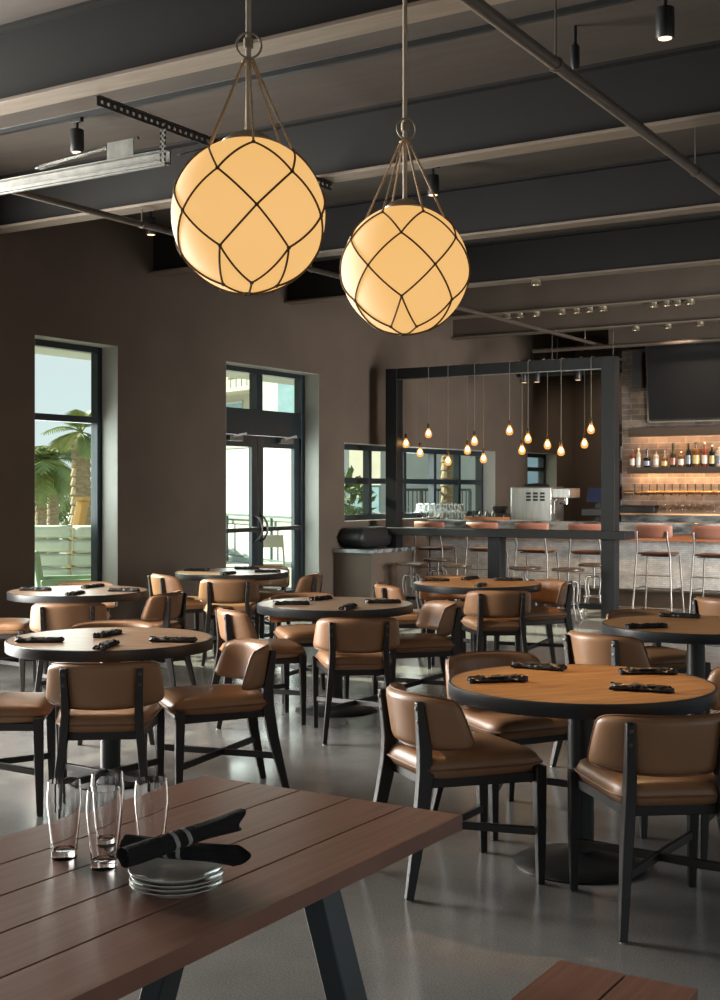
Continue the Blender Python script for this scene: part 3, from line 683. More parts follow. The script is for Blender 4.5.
for i, (x, y) in enumerate(bulbs):
    yo = (-.075 if i % 2 else .085); X, z = on_y(x, PY+yo); h = 1.5 + (490-y)*z/F
    b = thing('pendant_bulb', 'glowing filament bulb on cord, %s along the partition from wide window side' % ordw[rank[i]], 'light bulb', (X, PY+yo, h), 0, 'filament bulbs hanging in the partition')
    MB().lathe([(r_*1.22, .05+(z_-.05)*1.12) for r_, z_ in bprof], n=24).build('bulb','amber',b)
    MB().lathe([(0,-.036),(.015,-.032),(.024,-.016),(.022,.006),(.012,.026),(0,.03)], n=20).build('filament','bulb',b)
    MB().lathe([(0,.050),(.016,.050),(.018,.055),(.018,.10),(.010,.112),(0,.112)], n=16).build('socket','socket',b)
    top = 3.066-h; s_ = 1 if yo > 0 else -1
    MB().tube([(0,0,.11),(0.002,0,(top+.11)/2),(0,0,top-.02),(0,-s_*.02,top+.004),(0,-yo,top+.010),(0,-yo-s_*.05,top+.004)], .0045, 6).build('cord','wire',b)

# backless stools at the drink rail
def make_stool():
    t = thing('backless_stool', 'x', 'stool'); H = .60
    MB().lathe([(0,H-.035),(.16,H-.035),(.185,H-.028),(.19,H-.015),(.188,H-.004),(.17,H),(0,H-.003)], n=40).build('seat','darkseat',t)
    MB().tube([(0,0,.30),(0,0,H-.035)], .014, 12).build('screw_column','stoolmetal',t)
    MB().lathe([(0,.43),(.05,.43),(.05,.455),(0,.455)], n=20).build('hub','stoolmetal',t)
    for k in range(4):
        a = PI/4+PI/2*k; c, s = math.cos(a), math.sin(a)
        lg = MB().tube([(.03*c,.03*s,.445),(.10*c,.10*s,.445),(.125*c,.125*s,.42),(.130*c,.130*s,.33),(.115*c,.115*s,.25),(.125*c,.125*s,.16),(.175*c,.175*s,.02),(.185*c,.185*s,0)], .012, 10).build('leg','stoolmetal',t)
        MB().lathe([(0,0),(.016,0),(.016,.012),(0,.014)], c=(.185*c,.185*s,0), n=10).build('foot','black',lg)
    MB().tube([(.122*math.cos(2*PI*k/32), .122*math.sin(2*PI*k/32), .20) for k in range(32)], .008, 8, close=True).build('foot_ring','stoolmetal',t)
    return t
ST = Proto(make_stool())
for x, Y, lab in ((411,13.62,'backless metal stool under drink rail, beside the left partition post'),(457,13.60,'backless metal stool under drink rail, near the middle post'),(525,13.60,'backless metal stool under drink rail, just past the middle post'),(568,13.58,'backless metal stool under rail, second from the thick right post'),(594,14.62,'backless metal stool on the bar side of the rail, beside thick right post'),
                  (438,14.62,'backless metal stool on the bar side of the drink rail, near left post')):
    X, z = on_y(x, Y); ST.put((X, Y, 0), random.Random(x).uniform(0,1.5), lab, 'backless stools at the drink rail')

# ------------------------------------------------------------------ bar
BF = 15.65
t = thing('bar_counter', 'long bar with dark marble top and pale tiled front', 'bar counter', (WX, BF, 0)); L = XR-WX-.1
MB().box((.02,0.02,.21),(L,.60,.85)).build('tiled_front','tile',t, smooth=False)
MB().box((.02,-.085,.850),(L,.60,.9415)).build('wood_band','barwood',t, bevel=.003)
MB().box((.02,-.10,.942),(L,.46,1.085)).build('marble_top','marble',t, bevel=.005)
MB().box((.02,.605,.21),(L,1.12,.90)).build('service_side','shelf',t, smooth=False)
MB().box((.02,.465,.903),(L,1.14,.945)).build('work_counter','marble',t, bevel=.004)
MB().box((.02,.05,.0),(L,.58,.208)).build('plinth','shelf',t, smooth=False)
MB().tube([(.1,-.14,.22),(L-.1,-.14,.22)], .022, 12).build('foot_rail','darkgalv',t)
for k in range(6):
    MB().bar((.8+k*1.9,-.14,.22),(.8+k*1.9,.06,.22),.03,.03).build('rail_bracket','darkgalv',t)
t = thing('back_counter', 'dark marble back counter against the brick wall', 'counter', (BX+.05, BY-.62, 0)); L2 = XR-BX-.1
MB().box((0,.05,0),(L2,.615,.90)).build('cabinet','shelf',t, smooth=False); MB().box((0,0,.902),(L2,.615,.945)).build('worktop','marble',t, bevel=.004)
MB().box((0,.44,.946),(L2,.615,1.165)).build('raised_ledge','marble',t, bevel=.004)
MB().box((0,.40,1.14),(L2,.438,1.165)).build('brass_rail','copper',t)
# bar stools with low backs
def make_barstool():
    t = thing('bar_stool', 'x', 'bar stool'); H = .74
    def seat(u, v, side):
        e = max(0,(1-abs(u)**8)*(1-abs(v)**8))**.5
        return (.225*u*(1-.06*abs(v)**6), .20*v*(1-.06*abs(u)**6), H-.018+side*.017*e - (.010*(1-u*u)*(1-v*v) if side>0 else 0))
    MB().sheet(seat, 14, 14).build('seat','walnut',t, angle=70)
    def back(u, v, side):
        a = u*.62; R = .405; e = max(0,(1-abs(u)**10)*(1-abs(v)**8))**.5; rr = R+side*.015*e
        return (rr*math.sin(a), -.245+R-rr*math.cos(a)-(v*.01), .995+v*.082*(1-.06*abs(u)**6))
    MB().sheet(back, 22, 8).build('backrest','terra',t, angle=70)
    for sx in (-1,1):
        MB().tube([(sx*.245,-.235,0),(sx*.212,-.195,H-.04),(sx*.200,-.20,H+.04),(sx*.190,-.232,H+.17),(sx*.190,-.235,H+.26)], .0115, 10).build('leg','stoolmetal',t)
        MB().tube([(sx*.245,.215,0),(sx*.205,.175,H-.04)], .0115, 10).build('leg','stoolmetal',t)
        MB().tube([(sx*.232,-.22,.30),(sx*.232,.20,.30)], .008, 8).build('side_stretcher','stoolmetal',t)
    MB().tube([(-.235,.205,.27),(.235,.205,.27)], .011, 8).build('foot_rest','stoolmetal',t)
    MB().tube([(-.225,-.212,.46),(.225,-.212,.46)], .007, 8).build('rear_stretcher','stoolmetal',t)
    MB().cbox((0,0,H-.045),(.34,.33,.012)).build('seat_plate','black',t)
    return t
BS = Proto(make_barstool())
for x, lab in ((435.5,'terracotta backed bar stool, nearest the wide window'),(487,'terracotta backed bar stool, beside the middle post, on window side'),(537,'terracotta backed bar stool, below the steel coffee machine'),(591,'terracotta backed bar stool, inside partition next to thick right post'),(658.5,'terracotta backed bar stool in open view right of the partition'),(716,'terracotta backed bar stool at right photo edge')):
    X, z = on_y(x, 15.12); o_ = BS.put((X, 15.12, 0), random.Random(x).uniform(-.08,.08), lab, 'terracotta bar stools')
# things on the bar
BT = 1.085; WC = .947
X, z = on_y(537, 16.45)
t = thing('coffee_machine', 'large stainless coffee machine on the bar under the bulbs', 'coffee machine', (X, 16.45, WC))
MB().box((-.32,-.20,.03),(.30,.26,.60)).build('body','stainless',t, bevel=.02, segs=3)
for r in range(3):
    for c in range(3): MB().box((-.075+c*.105,-.206,.40+r*.045),(-.005+c*.105,-.1995,.43+r*.045)).build('vent','black',t)
MB().box((.301,-.17,.44),(.56,.22,.58)).build('group_head','stainless',t, bevel=.012)
MB().box((.301,-.17,.0),(.56,.22,.10)).build('drip_tray','stainless',t, bevel=.006)
MB().box((-.25,-.15,0),(-.15,.2,.03)).box((.15,-.15,0),(.25,.2,.03)).build('feet','black',t)
MB().lathe([(0,.60),(.17,.60),(.18,.615),(.14,.64),(0,.65)], n=32).build('bean_lid','black',t)
MB().tube([(.38,-.165,.45),(.38,-.24,.40),(.38,-.26,.22)], .012, 8).build('steam_wand','chrome',t)
MB().tube([(.46,-.05,.445),(.46,-.05,.36)], .035, 12).build('portafilter','chrome',t); MB().tube([(.46,-.08,.38),(.46,-.26,.37)], .014, 8).build('portafilter_handle','black',t)
X, z = on_y(597, 16.45)
t = thing('register_terminal', 'black touchscreen register on bar beside the thick right post', 'cash register', (X, 16.45, WC))
MB().box((-.13,-.10,0),(.13,.12,.03)).build('base','black',t, bevel=.006); MB().bar((0,.04,.02),(0,.06,.42),.08,.04).build('stand','black',t)
sc = MB().cbox((0,0,0),(.30,.02,.22),(-.35,0,0)).build('display_case','black',t, bevel=.006); sc.location = (0,.02,.48)
MB().cbox((0,-.0118,0),(.265,.002,.185)).build('display','bluescreen',sc).rotation_euler = (-.35,0,0)
MB().box((-.15,-.19,.20),(.15,-.02,.30)).build('card_reader','black',t, bevel=.008)
X, z = on_y(500, 16.40)
t = thing('coffee_grinder', 'black rounded grinder on the bar beside the coffee machine', 'grinder', (X, 16.40, WC))
MB().box((-.13,-.14,0),(.13,.16,.22)).build('body','black',t, bevel=.03, segs=3); MB().lathe([(0,.22),(.08,.22),(.12,.31),(.11,.325),(0,.33)], n=24).build('hopper','chair_black',t)
X, z = on_y(483, 15.8)
t = thing('serving_tray', 'wooden tray on bar between glasses and the black grinder', 'tray', (X+.10, 15.72, BT))
MB().box((-.30,-.10,0),(.30,.10,.014)).build('board','barwood',t, bevel=.003)
MB().box((-.30,-.10,.0145),(.30,-.085,.045)).box((-.30,.085,.0145),(.30,.10,.045)).box((-.30,-.085,.0145),(-.285,.085,.045)).box((.285,-.085,.0145),(.30,.085,.045)).build('rim','barwood',t, bevel=.002)
for k in range(4):
    o = MB().lathe([(0,0),(.028,0),(.03,.004),(.03,.075),(.012,.10),(.012,.12),(0,.12)], n=20).build('dark_jar','black'); o.location = (X-.10+.10*k, 15.72, BT+.0145)
    tag(o, 'small dark jar on the wooden tray, %s from the stacked glasses' % ['first','second','third','fourth'][k], 'jar', 'dark jars on the wooden tray')
def make_tumbler():
    t = thing('bar_tumbler', 'x', 'glass', group='upturned tumblers at the window end of the bar')
    MB().lathe([(.034,0),(.036,.001),(.031,.105),(.028,.112),(0,.112),(0,.100),(.027,.098),(.0325,.001),(.034,0)], n=20, cap=False).build('tumbler','glass',t); return t
TU = Proto(make_tumbler())
for lay in range(2):
    for row in range(2):
        for i in range(9 if not lay else 8):
            X, z = on_y(416+i*5.9+row*1.5+lay*2.6, 15.70+row*.17)
            TU.put((X, 15.70+row*.17, BT+lay*.1125), 0, 'upturned clear tumbler, %s layer, %s row, %s along window end of bar' % (['lower','upper'][lay], ['front','rear'][row], words[i]))
# small window ledge cabinet beneath the wide window
t = thing('window_bench', 'black cushioned bench under the wide window left of the partition', 'bench', (WX+.30, 13.75, 0))
MB().box((-.29,-.55,.0),(.25,.45,.72)).build('base','plaster',t, smooth=False)
MB().box((-.295,-.58,.722),(.29,.48,.77)).build('counter','marble',t, bevel=.004)
def cush(u,v,side):
    e = max(0,(1-abs(u)**6)*(1-abs(v)**6))**.45; return (-.10+.17*u, -.06+.42*v, .905+side*.13*e)
MB().sheet(cush, 16, 16).build('cushion','chair_black',t, angle=70)

# brick wall fittings
def on_wall(px, py): X, z = on_y(px, BY); return X, 1.5+(490-py)*z/F, z
sx0 = on_wall(627.5,468)[0]+.09
SHZ = on_wall(660,467.5)[1]
t = thing('bottle_shelf', 'dark oak shelf on brick wall holding the liquor bottles', 'shelf', (sx0, BY, SHZ)); MB().box((0,-.26,-.06),(XR-sx0-.05,-.001,0)).box((0,-.26,-.09),(XR-sx0-.05,-.24,-.0605)).build('board','shelf',t, bevel=.002)
MB().box((.02,-.05,-.072),(XR-sx0-.1,-.03,-.061)).build('led_strip','led',t)
uz = on_wall(660,429)[1]
t = thing('display_shelf', 'thick dark oak shelf directly under the television', 'shelf', (sx0, BY, uz)); MB().box((0,-.22,-.08),(XR-sx0-.05,-.001,0.01)).box((0,-.22,-.115),(XR-sx0-.05,-.20,-.0805)).build('board','shelf',t, bevel=.002)
MB().box((.02,-.05,-.092),(XR-sx0-.1,-.03,-.081)).build('led_strip','led',t)
# bottles
def bottle(px, w, h, m, cap, lab, shape, label):
    X, z = on_y(px, BY-.13)
    t = thing('liquor_bottle', label, 'bottle', (X, BY-.13, SHZ), 0, 'liquor bottles on the oak shelf')
    r = w/2; sh = h*shape
    MB().lathe([(0,0),(r*.95,0),(r,.006),(r,sh),(r*.85,sh+h*.06),(r*.36,sh+h*.14),(r*.33,h*.93),(0,h*.93)], n=20).build('body',m,t)
    MB().lathe([(0,h*.925),(r*.42,h*.925),(r*.42,h),(0,h)], n=14).build('cap',cap,t)
    MB().lathe([(r+.0012,sh*.22),(r+.0012,sh*.78)], n=20, cap=False).build('paper_label',lab,t)
def bm_(n, c): M[n] = mat(n, c, scale=10, rough=.12, spec=.7); return n
amber, dark, green, clear, rosy = bm_('amber bottle glass',(.16,.062,.02)), bm_('near black bottle glass',(.015,.014,.014)), bm_('olive bottle glass',(.03,.035,.014)), bm_('pale spirit glass',(.46,.40,.30)), bm_('red bottle glass',(.22,.045,.03))
lw, lr, lb, ly = bm_('white bottle paper',(.62,.57,.48)), bm_('red bottle paper',(.35,.08,.05)), bm_('blue bottle paper',(.16,.20,.25)), bm_('yellow bottle paper',(.58,.42,.12))
goldc, blackc, redc = 'copper', 'black', rosy
bl = [(632.5,.075,.265,rosy,redc,lw,.62,'red tinged bottle at left end of shelf'),(638.5,.07,.285,clear,goldc,lw,.66,'pale spirit bottle, second from shelf end'),(647,.105,.27,dark,blackc,lb,.45,'squat near black bottle with long neck on shelf'),(656,.085,.225,clear,redc,lw,.70,'short pale bottle with red cap on shelf'),
      (664.5,.095,.245,amber,redc,ly,.46,'squat amber bottle with red cap on shelf'),(673,.085,.345,green,blackc,lr,.5,'tall olive green bottle with red label on shelf'),(681,.09,.225,amber,goldc,lw,.66,'short amber bottle right of the tall green bottle'),(688.5,.075,.345,dark,blackc,lb,.62,'tall dark bottle with blue grey label on shelf'),
      (696,.105,.35,amber,blackc,ly,.62,'wide amber bottle with cream label and black neck on shelf'),(704.5,.085,.355,rosy,goldc,lw,.60,'tall reddish bottle with white label on shelf'),(712,.08,.31,dark,goldc,ly,.66,'dark bottle with yellow label near photo edge'),(719,.085,.28,clear,goldc,lb,.7,'pale bottle with blue label cut by photo edge')]
for a in bl: bottle(*a)
# tap rail
X0, hz, z = on_wall(628,492.5)
t = thing('tap_rail', 'copper beer tap rail across the glowing brick wall', 'beer tap', (X0, BY, hz))
MB().tube([(0,-.001,0),(0,-.10,0),(.03,-.12,0),(6.5,-.12,0)], .028, 14).build('rail_pipe','copper',t)
for k in range(12):
    x = .155+k*.112
    tpb = MB().tube([(x,-.13,.0),(x,-.19,-.01),(x,-.20,-.05)], .010, 8).build('faucet','chrome',t)
    MB().lathe([(0,.02),(.007,.02),(.012,.10),(.009,.125),(0,.13)], c=(x,-.15,0), n=10).build('tap_handle','black',tpb)
def make_wine():
    t = thing('stemmed_glass', 'x', 'glass', group='glasses on the marble ledge')
    MB().lathe([(0,0),(.032,0),(.032,.003),(.005,.008),(.004,.055),(.012,.062),(.030,.085),(.034,.11),(.030,.14),(.0285,.14),(.0322,.11),(.028,.086),(.010,.066),(0,.064)], n=20).build('goblet','glass',t); return t
WG = Proto(make_wine())
for k in range(10):
    X, z = on_y(664+6.2*k, BY-.09); WG.put((X, BY-.09, 1.165), 0, 'clear stemmed glass on marble ledge, %s in row from the dark box' % words[k])
X, z = on_y(640, BY-.09)
t = thing('speed_rack', 'black bar caddy box on the marble ledge beside stemmed glasses', 'caddy', (X, BY-.09, 1.165)); MB().box((-.28,-.08,0),(.24,.08,.10)).build('box','black',t, bevel=.01); MB().box((-.30,-.085,.101),(.26,.085,.115)).build('lid','shelf',t, bevel=.004)
# television and speaker
X0, htop, z = on_wall(645,343); _, hbot, _ = on_wall(650,419)
t = thing('television', 'large black television tilted on the brick wall above the bottles', 'television', (X0+.12, BY-.02, uz+.09))
w = 2.0; hh = htop-hbot-.02
b0 = MB().cbox((0,0,0),(w,.05,hh),(.14,0,0)).build('cabinet','black',t, bevel=.006); b0.location = (w/2,-.22,hh/2+.025)
MB().cbox((0,-.0262,0),(w-.03,.002,hh-.03)).build('display','screen',b0, smooth=False).rotation_euler = (.14,0,0)
MB().cbox((w/2,-.06,hh*.5),(.5,.12,.4)).build('wall_mount','black',t)
MB().box((-.035,-.075,-.0),(w,-.003,.016)).box((-.05,-.075,0),(-.02,-.003,hh*.55)).build('copper_trim','brass',t)
X0, h1, z = on_wall(640,353); _, h0, _ = on_wall(640,388)
t = thing('wall_speaker', 'dark narrow speaker on brick wall left of the television', 'speaker', (X0, BY, h0)); MB().box((-.075,-.14,0),(.075,-.001,h1-h0)).build('cabinet','shelf',t, bevel=.005); MB().box((-.06,-.146,.02),(.06,-.1405,h1-h0-.02)).build('grille','black',t)
# shelf unit glimpsed between post and brick wall
t = thing('open_shelf_unit', 'narrow open shelf glimpsed between thick post and brick wall', 'shelf', (BX-.22, BY+.35, 0))
MB().box((-.2,.15,0),(.2,.17,2.5)).box((-.2,-.12,0),(-.18,.15,2.5)).box((.18,-.12,0),(.2,.15,2.5)).build('frame','shelf',t, smooth=False)
for k in range(6): MB().box((-.179,-.12,.35+k*.40),(.179,.149,.375+k*.40)).build('board','barwood',t, smooth=False)
for k in range(3):
    o = MB().lathe([(0,0),(.05,0),(.055,.01),(.055,.17),(.05,.18),(0,.18)], n=20).build('white_canister','china'); o.location = (BX-.10, BY+.35, .375+.40*(2+k)+.0005); tag(o, 'white canister on narrow shelf beside brick wall, %s' % ['lowest','middle one','topmost'][k], 'canister', 'canisters on the narrow shelf')

# ================================================================== OUTSIDE
struct(MB().box((-95,-30,-.25),(WX-WT,130,-.02)), 'ground', 'deck', 'pale patio paving outside the windows', smooth=False)
struct(MB().box((-11.25,-6,3.12),(WX-WT,22,3.45)), 'roof_overhang', 'whitewall', 'pale overhang above the patio', smooth=False)
struct(MB().box((-11.5,-6,-.02),(-11.3,7.3,3.12)), 'wall_sunblock', 'whitewall', smooth=False)  # unseen wall, added to keep sun out of the overhead door opening
def P3(px, z): return RM((px-360)/F*z, z)
# outdoor sofa
x, y = P3(70, 15.6)
t = thing('outdoor_sofa', 'pale cushioned outdoor sofa seen through tall window', 'sofa', (x, y, -.02), DIR(-.1,-1))
MB().box((-.95,-.05,.02),(.95,.80,.16)).build('base','sofa',t, bevel=.02)
for k in range(5):
    for sx in (-1,1):
        def cu(u,v,side,k=k,sx=sx):
            e = max(0,(1-abs(u)**6)*(1-abs(v)**6))**.45; return (sx*.475+.47*u, -.02-.02*k+side*.09*e, .30+k*.175+.082*v)
        MB().sheet(cu, 12, 8).build('back_cushion','sofa',t, angle=70)
for sx in (-1,1):
    def cs(u,v,side,sx=sx):
        e = max(0,(1-abs(u)**6)*(1-abs(v)**6))**.45; return (sx*.475+.47*u, .42+.36*v, .26+side*.09*e)
    MB().sheet(cs, 12, 8).build('seat_cushion','sofa',t, angle=70)
x, y = P3(69, 13.6)
t = thing('outdoor_armchair', 'pale green outdoor armchair in front of the outdoor sofa', 'armchair', (x, y, -.02), DIR(.9,.3))
M['mint'] = mat('pale mint paint', (.36,.56,.41), scale=6, rough=.5)
MB().box((-.30,-.32,.30),(.30,.32,.40)).build('seat','mint',t, bevel=.02)
MB().cbox((0,-.33,.62),(.60,.08,.52),(.15,0,0)).build('backrest','mint',t, bevel=.03)
for sx in (-1,1):
    MB().box((sx*.34-.04,-.32,.52),(sx*.34+.04,.34,.58)).build('arm','mint',t, bevel=.01)
    for yy in (-.28,.30): MB().box((sx*.34-.035,yy-.035,0),(sx*.34+.035,yy+.035,.52)).build('leg','mint',t, bevel=.005)
# palms
def palm(px, z, h, r, nf, fl, label, seed, skirt=False, droop=1.0):
    rnd = random.Random(seed); x, y = P3(px, z); t = thing('palm_tree', label, 'palm tree', (x, y, -.02))
    prof = [(0,0)]
    for k in range(int(h/.16)):
        zz = k*.16; prof += [(r*(1.08-.2*zz/h), zz), (r*(.92-.2*zz/h), zz+.13)]
    prof += [(0,h)]
    MB().lathe(prof, n=14).build('trunk','palmtrunk',t, angle=20)
    fm = MB()
    for k in range(nf):
        az = 2.4*k + rnd.uniform(-.2,.2); el = rnd.uniform(-.35,1.25); c, s = math.cos(az), math.sin(az); pts = []; L = fl*rnd.uniform(.8,1.1); n = 9
        X_, Z_ = 0, 0; a = el
        for i in range(n+1):
            pts.append(Vector((X_*c, X_*s, h+Z_))); X_ += L/n*math.cos(a); Z_ += L/n*math.sin(a); a -= droop*.19
        fm.tube(pts, .018, 4, r1=.004)
        for i in range(2, n+1):
            for sd in (-1,1):
                for q in (0,.5):
                    p = pts[i].lerp(pts[i-1], q); tg = (pts[i]-pts[i-1]).normalized(); side = tg.cross(Vector((0,0,1))).normalized()*sd
                    ll = .42*fl*math.sin(PI*(.12+.80*i/n)); tip = p + side*ll*.8 + tg*ll*.55 + Vector((0,0,-.30*ll)); wv = tg*.030*fl
                    fm.add([p-wv, p+wv, (p+tip)/2+wv*.8+Vector((0,0,.05*ll)), tip, (p+tip)/2-wv*.8+Vector((0,0,.05*ll))], [(0,1,2,3,4)])
    tag(fm.build('fronds','frond',t, smooth=False), kind='stuff'); return t
palm(41, 25, 1.95, .12, 24, 1.0, 'bushy fan palm at window edge beyond the outdoor sofa', 3)
palm(53, 29, 2.2, .14, 24, 1.05, 'leafy palm in middle of the tall window view', 8)
palm(81, 21.5, 2.5, .19, 11, .75, 'thick trunked palm with upright fronds beside the window frame', 5, droop=.6)
palm(449, 25, 3.6, .17, 18, 1.7, 'palm trunk seen through wide gridded window behind bulbs', 12)
palm(272, 43, 3.2, .14, 20, 1.5, 'palm with fronds seen in the upper glass of double door', 15, droop=1.4)
# hedge of shrubs beyond the patio
def shrub(px, z, h, w, label, seed):
    rnd = random.Random(seed); x, y = P3(px, z); m = MB()
    for k in range(420):
        th, ph, rr = rnd.uniform(0,2*PI), math.acos(rnd.uniform(-1,1)), rnd.uniform(.4,1)**.5
        c = Vector((w*rr*math.sin(ph)*math.cos(th), w*rr*math.sin(ph)*math.sin(th), h/2+h/2*rr*math.cos(ph))); s = rnd.uniform(.07,.15)
        a, b = Vector((rnd.uniform(-1,1),rnd.uniform(-1,1),rnd.uniform(-1,1))).normalized(), Vector((rnd.uniform(-1,1),rnd.uniform(-1,1),rnd.uniform(-1,1))).normalized()
        m.add([c-a*s, c+b*s*.4, c+a*s, c-b*s*.4], [(0,1,2,3)])
    t = thing('garden_shrub', label, 'shrub', (x, y, -.02))
    m.build('foliage','leaf',t, smooth=False); MB().tube([(0,0,0),(0,0,h*.6)], .05, 8).build('stem','palmtrunk',t)
for i, (px, z, h, w, lab) in enumerate([(43,34,1.7,.7,'green shrub behind the palms at window edge'),(66,37,1.7,.9,'green shrub between two palm trunks in window'),(86,33,1.8,.8,'green shrub beside the window frame behind palm'),(348,21,1.9,.5,'green shrub in leftmost pane of wide gridded window'),(366,22.3,1.0,.45,'low green shrub in second pane of wide window')]): shrub(px, z, h, w, lab, i)
x, y = P3(67, 20); t = thing('timber_post', 'amber timber post leaning among palms outside tall window', 'post', (x, y, -.02), 0); MB().bar((0,0,0),(.25,.1,1.35),.14,.14).build('shaft','timber',t, bevel=.01); MB().cbox((.25,.1,1.38),(.18,.18,.05)).build('cap','timber',t)
# white garden wall, planter, railing, patio chairs beyond the door
def slab(name, pxa, za, pxb, zb_, h, th, m, label, cat, z0=-.02):
    a, b = Vector(P3(pxa,za)), Vector(P3(pxb,zb_)); d = b-a; t = thing(name, label, cat, (a.x, a.y, z0), math.atan2(d.y, d.x)); MB().box((0,-th/2,0),(d.length,th/2,h)).build('wall_panel',m,t, bevel=.01)
    MB().box((-.03,-th/2-.03,h),(d.length+.03,th/2+.03,h+.10)).build('coping','planter',t, bevel=.01); return t, d.length
slab('garden_wall', 190, 41, 345, 32, 2.75, .25, 'whitewall', 'tall white garden wall beyond the glass double door', 'wall')
slab('planter_wall', 190, 31, 318, 23.5, .80, .5, 'whitewall', 'low pale planter wall outside the glass double door', 'planter')
def railing(name, pxa, za, pxb, zb_, h, m, label, np_, gap):
    a, b = Vector(P3(pxa,za)), Vector(P3(pxb,zb_)); d = b-a; L = d.length; t = thing(name, label, 'railing', (a.x, a.y, -.02), math.atan2(d.y, d.x))
    MB().box((0,-.03,h-.05),(L,.03,h)).build('top_rail',m,t); MB().box((0,-.02,.12),(L,.02,.16)).build('bottom_rail',m,t)
    for k in range(np_): x = L*k/(np_-1); MB().box((x-.025,-.025,0),(x+.025,.025,h-.051)).build('post',m,t)
    n = int(L/gap); bm2 = MB()
    for k in range(1,n): bm2.box((L*k/n-.008,-.008,.161),(L*k/n+.008,.008,h-.051))
    bm2.build('balusters',m,t)
M['greenrail'] = mat('grey green railing paint', (.10,.16,.16), scale=5, rough=.5)
railing('terrace_railing', 190, 29.6, 325, 22.4, 1.02, 'greenrail', 'grey green terrace railing outside the glass double door', 4, 30)
railing('terrace_railing', 395, 24, 470, 26, 1.55, 'black', 'black railing seen through the wide gridded window', 4, .14)
def patio_chair(px, z, rz, label):
    x, y = P3(px, z); t = thing('patio_chair', label, 'chair', (x, y, -.02), rz, 'white patio chairs')
    MB().box((-.22,-.22,.44),(.22,.22,.47)).build('seat','whitewall',t, bevel=.008)
    for sx in (-1,1):
        for sy in (-1,1): MB().bar((sx*.24,sy*.24,0),(sx*.19,sy*.19,.44 if sy > 0 else .88),.03,.03).build('leg','whitewall',t, bevel=.004)
    MB().box((-.20,-.215,.70),(.20,-.185,.88)).build('backrest','whitewall',t, bevel=.006)
patio_chair(236, 17.6, 2.2, 'white patio chair seen in the first door leaf'); patio_chair(268, 18.2, .7, 'white patio chair seen in the second door leaf')
# buildings
def building(name, px, z, w, d, h, rz, m, label, floors, cols, balc=True):
    x, y = P3(px, z); t = thing(name, label, 'building', (x, y, -.02), rz)
    MB().box((-w/2,0,0),(w/2,d,h)).build('facade',m,t, smooth=False); MB().box((-w/2-.2,-.2,h),(w/2+.2,d+.2,h+.3)).build('roof_edge','whitewall',t, smooth=False)
    fh = h/floors
    for f in range(floors):
        for c in range(cols):
            xc = -w/2 + w*(c+.5)/cols
            wn = MB().box((xc-.75,-.06,f*fh+.9),(xc+.75,-.005,f*fh+fh-.5)).build('window','winblue',t, smooth=False)
            MB().box((xc-.85,-.09,f*fh+.8),(xc+.85,-.061,f*fh+.9)).box((xc-.85,-.09,f*fh+fh-.5),(xc+.85,-.061,f*fh+fh-.4)).build('window_trim','whitewall',wn, smooth=False)
        if balc and f:
            MB().box((-w/2+.4,-1.4,f*fh-.1),(w/2-.4,-.001,f*fh+.08)).build('balcony_slab',m,t, smooth=False)
            rl = MB(); rl.box((-w/2+.4,-1.4,f*fh+1.0),(w/2-.4,-1.34,f*fh+1.06))
            for q in range(int(w/.5)): rl.box((-w/2+.45+q*.5,-1.39,f*fh+.08),(-w/2+.49+q*.5,-1.35,f*fh+1.0))
            rl.build('balcony_railing','greenrail',t)
building('apartment_building', 235, 62, 10, 8, 12.5, DIR(0,1)-.7-.25, 'stucco', 'cream apartment block with balconies seen in the door transom', 4, 3)
building('stucco_house', 292, 47, 4.2, 6, 6.6, DIR(0,1)-.55-.25, 'whitewall', 'white stucco house seen in the transom and upper door glass', 2, 1, balc=False)
building('beach_house', 345, 36, 3.0, 4, 4.3, DIR(0,1)-.6-.25, 'stucco', 'cream house in the first panes of wide window', 2, 2, balc=False)
building('blue_house', 440, 41, 5.2, 5, 5.5, DIR(0,1)-.5-.25, 'bluewall', 'pale blue house behind the railing in wide window', 2, 3, balc=False)
building('far_house', 530, 48, 4, 6, 6, DIR(0,1)-.5-.25, 'whitewall', 'pale house glimpsed through the small window beyond the bar', 2, 2, balc=False)

# ================================================================== LIGHT
w = bpy.data.worlds.new('sky'); bpy.context.scene.world = w; w.use_nodes = True; T = w.node_tree; T.nodes.clear()
out = T.nodes.new('ShaderNodeOutputWorld'); bg = T.nodes.new('ShaderNodeBackground'); tc = T.nodes.new('ShaderNodeTexCoord'); sp = T.nodes.new('ShaderNodeSeparateXYZ')
T.links.new(tc.outputs['Generated'], sp.inputs[0])
rp = T.nodes.new('ShaderNodeValToRGB'); e = rp.color_ramp.elements; e[0].position = .0; e[0].color = (.74,.80,.80,1); e[1].position = .55; e[1].color = (.30,.48,.62,1)
T.links.new(sp.outputs['Z'], rp.inputs['Fac'])
mp = T.nodes.new('ShaderNodeMapping'); mp.inputs['Scale'].default_value = (1,1,3); T.links.new(tc.outputs['Generated'], mp.inputs[0])
ns = T.nodes.new('ShaderNodeTexNoise'); ns.inputs['Scale'].default_value = 4; ns.inputs['Detail'].default_value = 7; T.links.new(mp.outputs[0], ns.inputs['Vector'])
cr = T.nodes.new('ShaderNodeValToRGB'); cr.color_ramp.elements[0].position = .45; cr.color_ramp.elements[1].position = .68; T.links.new(ns.outputs['Fac'], cr.inputs['Fac'])
mx = T.nodes.new('ShaderNodeMix'); mx.data_type = 'RGBA'; T.links.new(cr.outputs['Color'], mx.inputs[0]); T.links.new(rp.outputs['Color'], mx.inputs[6]); mx.inputs[7].default_value = (.72,.76,.77,1)
T.links.new(mx.outputs[2], bg.inputs['Color']); bg.inputs['Strength'].default_value = 1.2; T.links.new(bg.outputs[0], out.inputs['Surface'])
